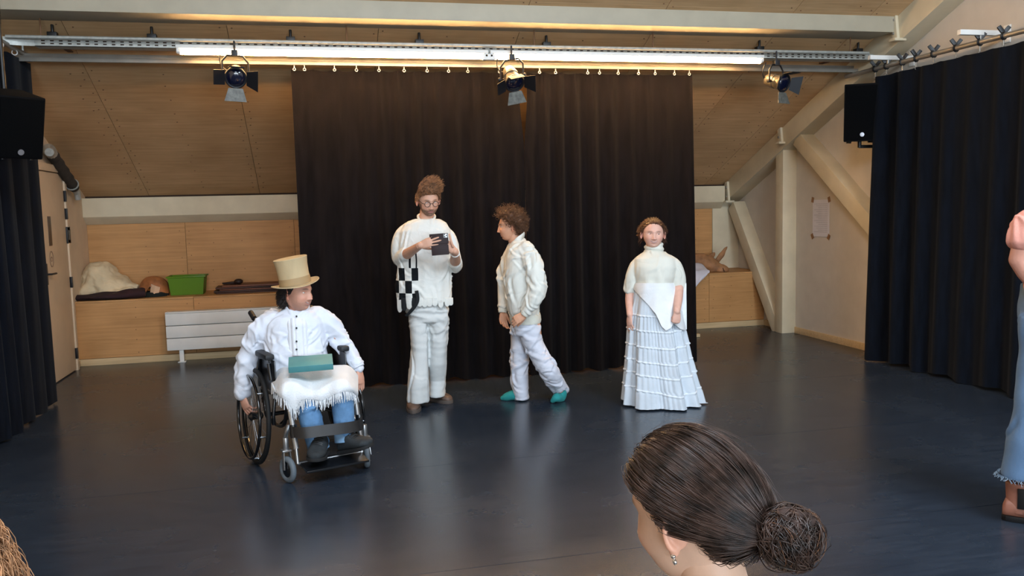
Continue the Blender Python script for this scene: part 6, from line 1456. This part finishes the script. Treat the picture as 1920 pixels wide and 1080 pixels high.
# ================================================================ PEOPLE NEAR THE VIEWER
def stool(label, loc, h):
    s = thing('stool', label, 'stool', loc)
    MB().lathe([(0.02, h-0.03), (0.165, h-0.03), (0.17, h-0.02), (0.17, h-0.004), (0.16, h), (0.01, h)], (0, 0, 0), 28).build('seat', M['skirting'], s)
    for k in range(4):
        a = math.pi/4+k*math.pi/2; MB().tube([(0.11*math.cos(a), 0.11*math.sin(a), h-0.03), (0.17*math.cos(a), 0.17*math.sin(a), 0.0)], [0.016, 0.012], 10).build('leg', M['blackmetal'], s)
def seated(A, hc, face, seat, top, pants, shoulders=0.2):
    """torso, arms, legs and clothes of a seated figure looking along the unit vector face; hc: head centre (local)"""
    f = Vector((face[0], face[1], 0)).normalized(); sd = Vector((-f.y, f.x, 0)); b = Vector((hc.x, hc.y, 0))-f*0.06
    P = lambda fw, s_, z: b+f*fw+sd*s_+Vector((0, 0, z)); nz_ = hc.z-0.24
    nb = MB(); slimb(nb, [P(-0.03, 0, nz_-0.04), P(0.0, 0, nz_+0.06), P(0.04, 0, hc.z-0.05)], [0.075, 0.052, 0.052], 18)
    nb.tube([P(-0.03, 0, nz_-0.05), P(-0.03, 0, nz_-0.3), P(-0.02, 0, seat+0.1)], [(0.14, 0.08), (0.12, 0.09), (0.14, 0.1)], 18, ref=sd, round_ends=True)
    tp = MB(); tp.tube([P(-0.02, 0, nz_+0.0), P(-0.03, 0, nz_-0.05), P(-0.03, 0, nz_-0.12), P(-0.03, 0, nz_-0.30), P(-0.02, 0, seat+0.16), P(0, 0, seat+0.06)], [(0.085, 0.075), (shoulders*0.86, 0.105), (shoulders*0.95, 0.12), (shoulders*0.8, 0.12), (shoulders*0.8, 0.125), (shoulders*0.88, 0.14)], 24, ref=sd, round_ends=False)
    pt = MB()
    for s_ in (-1, 1):
        e, w = P(0.06, s_*0.25, nz_-0.36), P(0.28, s_*0.14, seat+0.16)
        slimb(nb, [P(-0.03, s_*0.17, nz_-0.10), e, w], [0.042, 0.036, 0.025], 14); hand(nb, w, f*0.9+Vector((0, 0, -0.3)), Vector((0, 0, 1)), s_, sc=0.88)
        slimb(tp, [P(-0.03, s_*shoulders*0.75, nz_-0.09), P(-0.01, s_*shoulders*1.02, nz_-0.16), e, w-(w-e)*0.12], [0.066, 0.064, 0.052, 0.036], 16)
        k, a = P(0.42, s_*0.12, seat+0.07), P(0.40, s_*0.12, 0.09)
        slimb(nb, [P(0.02, s_*0.09, seat+0.09), k, a], [0.06, 0.045, 0.035], 14)
        slimb(pt, [P(0.0, s_*0.09, seat+0.10), P(0.22, s_*0.105, seat+0.095), k, (k+a)/2, a], [0.095, 0.088, 0.068, 0.062, 0.058], 16)
        shoe(A, 'shoe', P(0.34, s_*0.12, 0), P(0.60, s_*0.13, 0), (0, 0, 1), 0.10, M['black'], M['groove'], 0.11, 0.02)
    A.flesh(nb, voxel=0.006)
    A.wear('top', tp, top, 0.009, 5, [(0.004, (7, 7, 9), 3)]); A.wear('trousers', pt, pants, 0.009, 5, [(0.004, (7, 7, 9), 4)])
def build_front_woman():
    c = CAMP+ray(1300, 955)*1.34
    A = Person('dark-haired woman in the foreground with a low hair bun and earring', Vector((c.x, c.y, 0))); A.skin((228, 188, 162), 'pale'); hc = Vector((0, 0, c.z))
    YW, PT = DR(-120), DR(16)
    T = head_matrix(hc, YW, PT, DR(4), 1.0)
    A.head(T, brow=(0.03, 0.02, 0.02), nu=220, nv=160, blush=0.25)
    face = Vector((math.sin(YW), -math.cos(YW), 0))
    seated(A, hc, face, 0.44, cloth('sand coloured top', (206, 186, 150)), cloth('dark trousers', (36, 38, 44)), 0.185)
    A.finish()
    hm = hair_mat('dark brown glossy hair', (76, 57, 49), 0.55, 0.33, 0.5)
    ln = lambda D: hairline(D, 40, 30, 6, -36)
    bun = Vector((0.0, 0.155, -0.052))
    A.hair_cap('hair_base', T, hm, lambda D: 0.008+0.008*sstep(D[:, 2], 0.2, 0.9), ln, 160, 120)
    B = np.array(bun)*np.array((1, 0.82, 1))
    def flow(P):
        v = B-P; n = np.linalg.norm(v, axis=1, keepdims=True); v = v/n; R = np.array((HA, 0.1, HCU)); Nn = P/R**2; Nn /= np.linalg.norm(Nn, axis=1)[:, None]
        t = v-Nn*np.sum(v*Nn, 1)[:, None]*0.92; return t/(np.linalg.norm(t, axis=1)[:, None]+1e-9)
    def ln2(D): return hairline(D, 40, 30, 6, -36)
    def length(D):
        P = D*np.array((HA, 0.1, HCU)); return np.minimum(0.30, 1.12*np.linalg.norm(P-B, axis=1))/1.0
    A.hair('hair', T, hm, 9000, flow, length, 14, 0.0007, (0.0012, 0.6), ln2, lift=0.009, seed=31, follow=0.75, jitter=0.10, lay=0.014)
    A.hair('flyaway_hair', T, hair_mat('fine flyaway hair', (120, 98, 88), 0.3), 420, flow, lambda D: 0.03+0.06*(D[:, 2] > 0.2), 10, 0.00022, (0.003, 0.7), ln2, lift=0.014, seed=37, follow=0.35, jitter=0.5, lay=0.018)
    # bun: coiled twisted locks
    def coil(name, n, R0, seed, m, rad):
        rg = np.random.default_rng(seed); S_ = []
        for k in range(n):
            off = rg.normal(size=3)*0.004; tilt = rg.normal()*0.5; rr = R0*(0.45+0.6*rg.random()); a0 = rg.random()*6.28; tw = rg.choice((-1, 1))
            ax = Matrix.Rotation(tilt, 3, 'X') @ Matrix.Rotation(rg.normal()*0.5, 3, 'Z') @ Matrix.Rotation(math.pi/2, 3, 'X')
            pts = []
            for j in range(18):
                a = a0+tw*j/17*(3.2+1.8*rg.random()*0.2); q = ax @ Vector((rr*math.cos(a), rr*math.sin(a)*0.85, 0.012*math.sin(2*a+k)+0.014*(rg.random()-0.5)*0.2+(0.03-rr*0.5)*1.0))
                pts.append(tuple(bun+Vector(off)+q))
            S_.append(pts)
        X = np.array(S_); return link(name, strand_mesh(hx(T, X.reshape(-1, 3)).reshape(X.shape), rad, 4, 0.5), m, A.root, 180)
    me = fuse(MB().sphere(bun, (0.036, 0.032, 0.036), 20, 14).ring(bun, 0.03, 0.018, Matrix.Rotation(math.pi/2, 3, 'X') @ Matrix.Rotation(0.4, 3, 'Y'), 28, 10).ring(bun+Vector((0, 0.014, 0.004)), 0.02, 0.015, Matrix.Rotation(1.2, 3, 'X'), 24, 10), 0.005, 3)
    P, Nn = vget(me), nget(me); vset(me, P+Nn*(0.004*np.sin(P[:, 0]*240+P[:, 2]*190+3*nz3(P, (60, 60, 60), 2)))[:, None]); me.transform(T); link('bun_core', me, hair_mat('matt dark brown hair', (58, 42, 36), 0.5, 0.7, 0.2), A.root, 120)
    coil('bun', 2600, 0.046, 41, hm, 0.0009)
    coil('bun_highlights', 160, 0.045, 43, hair_mat('chestnut highlight hair', (120, 82, 56), 0.3), 0.0008)
    # earring (stud with small drop)
    for sx in (-1, 1):
        e = Vector((sx*0.0915, 0.004, -0.040)); mb = MB().sphere(e, 0.0042, 12, 8).sphere(e+Vector((0, 0, -0.009)), (0.0035, 0.0035, 0.0055), 12, 8)
        me = mb.mesh(); me.transform(T); link('earring', me, mat('silver earring', (225, 220, 215), 0.15, metal=0.9), A.root)
    stool('round wooden stool under the foreground woman with the bun', Vector((c.x, c.y, 0))-Matrix.Rotation(A.rz, 3, 'Z') @ (face*0.06), 0.44)
build_front_woman()
def build_left_viewer():
    c = CAMP+ray(-168, 1150)*1.12
    A = Person('viewer with curly fair hair at the picture edge by the door wall', Vector((c.x, c.y, 0))); A.skin((226, 184, 158), 'edge'); hc = Vector((0, 0, c.z))
    YW = DR(150); T = head_matrix(hc, YW, DR(8), 0, 1.0); A.head(T, nu=90, nv=60)
    face = Vector((math.sin(YW), -math.cos(YW), 0)); seated(A, hc, face, 0.40, cloth('grey top', (120, 124, 130)), cloth('navy trousers', (40, 44, 60)), 0.185); A.finish()
    hm = hair_mat('honey blond hair', (182, 132, 92), 0.5, 0.4)
    ln = lambda D: hairline(D, 40, 28, 4, -45)
    A.hair_cap('hair_base', T, hm, 0.022, ln)
    A.hair('hair', T, hm, 4500, lambda P: np.stack([P[:, 0]*3, P[:, 1]*3, -0.9+0*P[:, 0]], 1), 0.20, 16, 0.0009, (0.008, 1.6), ln, lift=0.02, seed=51, follow=0.4, jitter=0.3, lay=0.03)
    stool('round wooden stool under the fair-haired viewer', Vector((c.x, c.y, 0))-Matrix.Rotation(A.rz, 3, 'Z') @ (face*0.06), 0.40)
build_left_viewer()
def build_edge_person():
    b = atZ(1945, 968, 0)
    A = Person('person in pink T-shirt and wide jeans at the picture edge', b); A.skin((196, 140, 120), 'edge2'); l = A.l
    T = head_matrix(l(2030, 328, 0.0), DR(85), DR(4), 0, 1.0); A.head(T, nu=90, nv=60)
    nb = MB(); slimb(nb, [l(2000, 404, 0), l(2014, 375, 0), l(2024, 345, 0)], [0.075, 0.056, 0.055], 18)
    nb.loft(A.rings([(405, 1930, 2010, 0.13), (470, 1935, 2010, 0.13), (540, 1940, 2000, 0.10), (572, 1945, 1995, 0.09)], e=2.0))
    slimb(nb, [l(1950, 585, -0.08), l(1940, 720, -0.1), l(1926, 890, -0.1)], [0.06, 0.045, 0.035], 14)
    slimb(nb, [l(1968, 585, 0.08), l(1975, 720, 0.1), l(1990, 885, 0.1)], [0.06, 0.045, 0.035], 14)
    A.flesh(nb, voxel=0.010)
    for dy in (-0.2, 0.2):
        m = MB(); e, w = l(1910, 487, dy*1.1), l(1938, 535, dy*0.9-0.02)
        slimb(m, [l(1938, 430, dy), l(1920, 455, dy*1.1), e], [0.04, 0.045, 0.042]); slimb(m, [e, (e+w)/2, w], [0.042, 0.04, 0.028]); hand(m, w, Vector((0.8, 0.1, -0.5)), Vector((-0.3, -1 if dy < 0 else 1, 0)), 1 if dy < 0 else -1, curl=(30, 35, 20), sc=0.92)
        A.flesh(m, voxel=0.0045, sm=4)
    A.finish()
    hm = hair_mat('brown hair', (84, 58, 44)); ln = lambda D: hairline(D); A.hair_cap('hair_base', T, hm, 0.012, ln)
    A.hair('hair', T, hm, 900, lambda P: np.stack([P[:, 0]*3, 0.3+0*P[:, 0], -0.9+0*P[:, 0]], 1), 0.04, 8, 0.0024, (0.004, 0.8), ln, lift=0.012, seed=61, follow=0.5, lay=0.02)
    PK = cloth('salmon pink cotton', (214, 150, 134), 0.06)
    mb = MB(); mb.loft(A.rings([(392, 1950, 2000, 0.09), (400, 1930, 2012, 0.15), (415, 1918, 2020, 0.185), (450, 1916, 2022, 0.19), (500, 1918, 2020, 0.185), (550, 1914, 2018, 0.185), (560, 1914, 2018, 0.185)], e=2.3))
    for dy in (-0.2, 0.2): slimb(mb, [l(1942, 412, dy*0.8), l(1928, 422, dy), l(1920, 448, dy*1.1)], [0.066, 0.074, 0.066], 18)
    A.wear('t_shirt', mb, PK, 0.008, 4, [(0.005, (6, 6, 8), 5)], crease=[dict(n=30, seed=65, length=0.08)])
    DN = mat('washed blue denim', (98, 130, 166), 0.85, 0.22, (5, 5, 3), bump=0.2, bscale=250)
    mb = MB(); mb.loft(A.rings([(532, 1915, 2012, 0.165), (570, 1910, 2014, 0.18), (600, 1908, 2014, 0.175)], e=2.2))
    mb.loft(A.rings([(590, 1909, 1992, 0.10, -0.09), (680, 1906, 1980, 0.10, -0.1), (760, 1901, 1972, 0.105, -0.1), (830, 1888, 1970, 0.115, -0.1), (885, 1877, 1972, 0.125, -0.1), (893, 1876, 1972, 0.125, -0.1)], e=2.2))
    mb.loft(A.rings([(590, 1925, 2008, 0.10, 0.09), (680, 1935, 2008, 0.10, 0.1), (760, 1945, 2015, 0.105, 0.1), (830, 1945, 2030, 0.115, 0.1), (878, 1940, 2040, 0.125, 0.1)], e=2.2))
    A.wear('jeans', mb, DN, 0.009, 4, [(0.005, (6, 6, 9), 3)], crease=[dict(n=40, seed=66, length=0.09)])
    rg = np.random.default_rng(8); S_ = []
    c = l(1924, 891, -0.1)
    for k in range(120):
        a = 6.283*k/120; p = Vector((c.x+0.122*math.cos(a), c.y+0.124*math.sin(a), c.z+0.004)); S_.append([p, p+Vector((rg.normal()*0.004, rg.normal()*0.004, -0.008)), p+Vector((rg.normal()*0.01, rg.normal()*0.01, -0.016-0.012*rg.random()))])
    o = link('frayed_hem', strand_mesh(np.array([[tuple(q) for q in r_] for r_ in S_]), 0.0018, 4, 0.6), mat('pale frayed threads', (160, 184, 206), 0.9), A.root, 180); o['kind'] = 'stuff'
    BO = mat('cognac leather', (142, 92, 74), 0.5, 0.25, (12, 12, 12))
    for dy, hx0, hx1 in ((-0.1, 1880, 1985), (0.1, 1955, 2055)):
        hgt = A.lz(hx0, 966, 0); h0 = l(hx0, 966, dy); h0.z = 0; t0 = l(hx1, 966, dy); t0.z = 0
        sh = shoe(A, 'boot', h0, t0, (0, 0, 1), 0.105, BO, M['black'], 0.10, 0.028)
        d = (t0-h0).normalized(); mb = MB().tube([h0+d*0.07+Vector((0, 0, 0.04)), h0+d*0.068+Vector((0, 0, 0.10)), h0+d*0.065+Vector((0, 0, 0.19))], [(0.062, 0.046), (0.058, 0.043), (0.06, 0.044)], 20, ref=d); A.wear('boot_shaft', mb, BO, 0.006, 3)
        MB().box(h0+d*0.085+Vector((0, -0.046, 0.12)), (0.05, 0.008, 0.10)).build('elastic_gusset', M['black'], A.root, bevel=0.003)
build_edge_person()
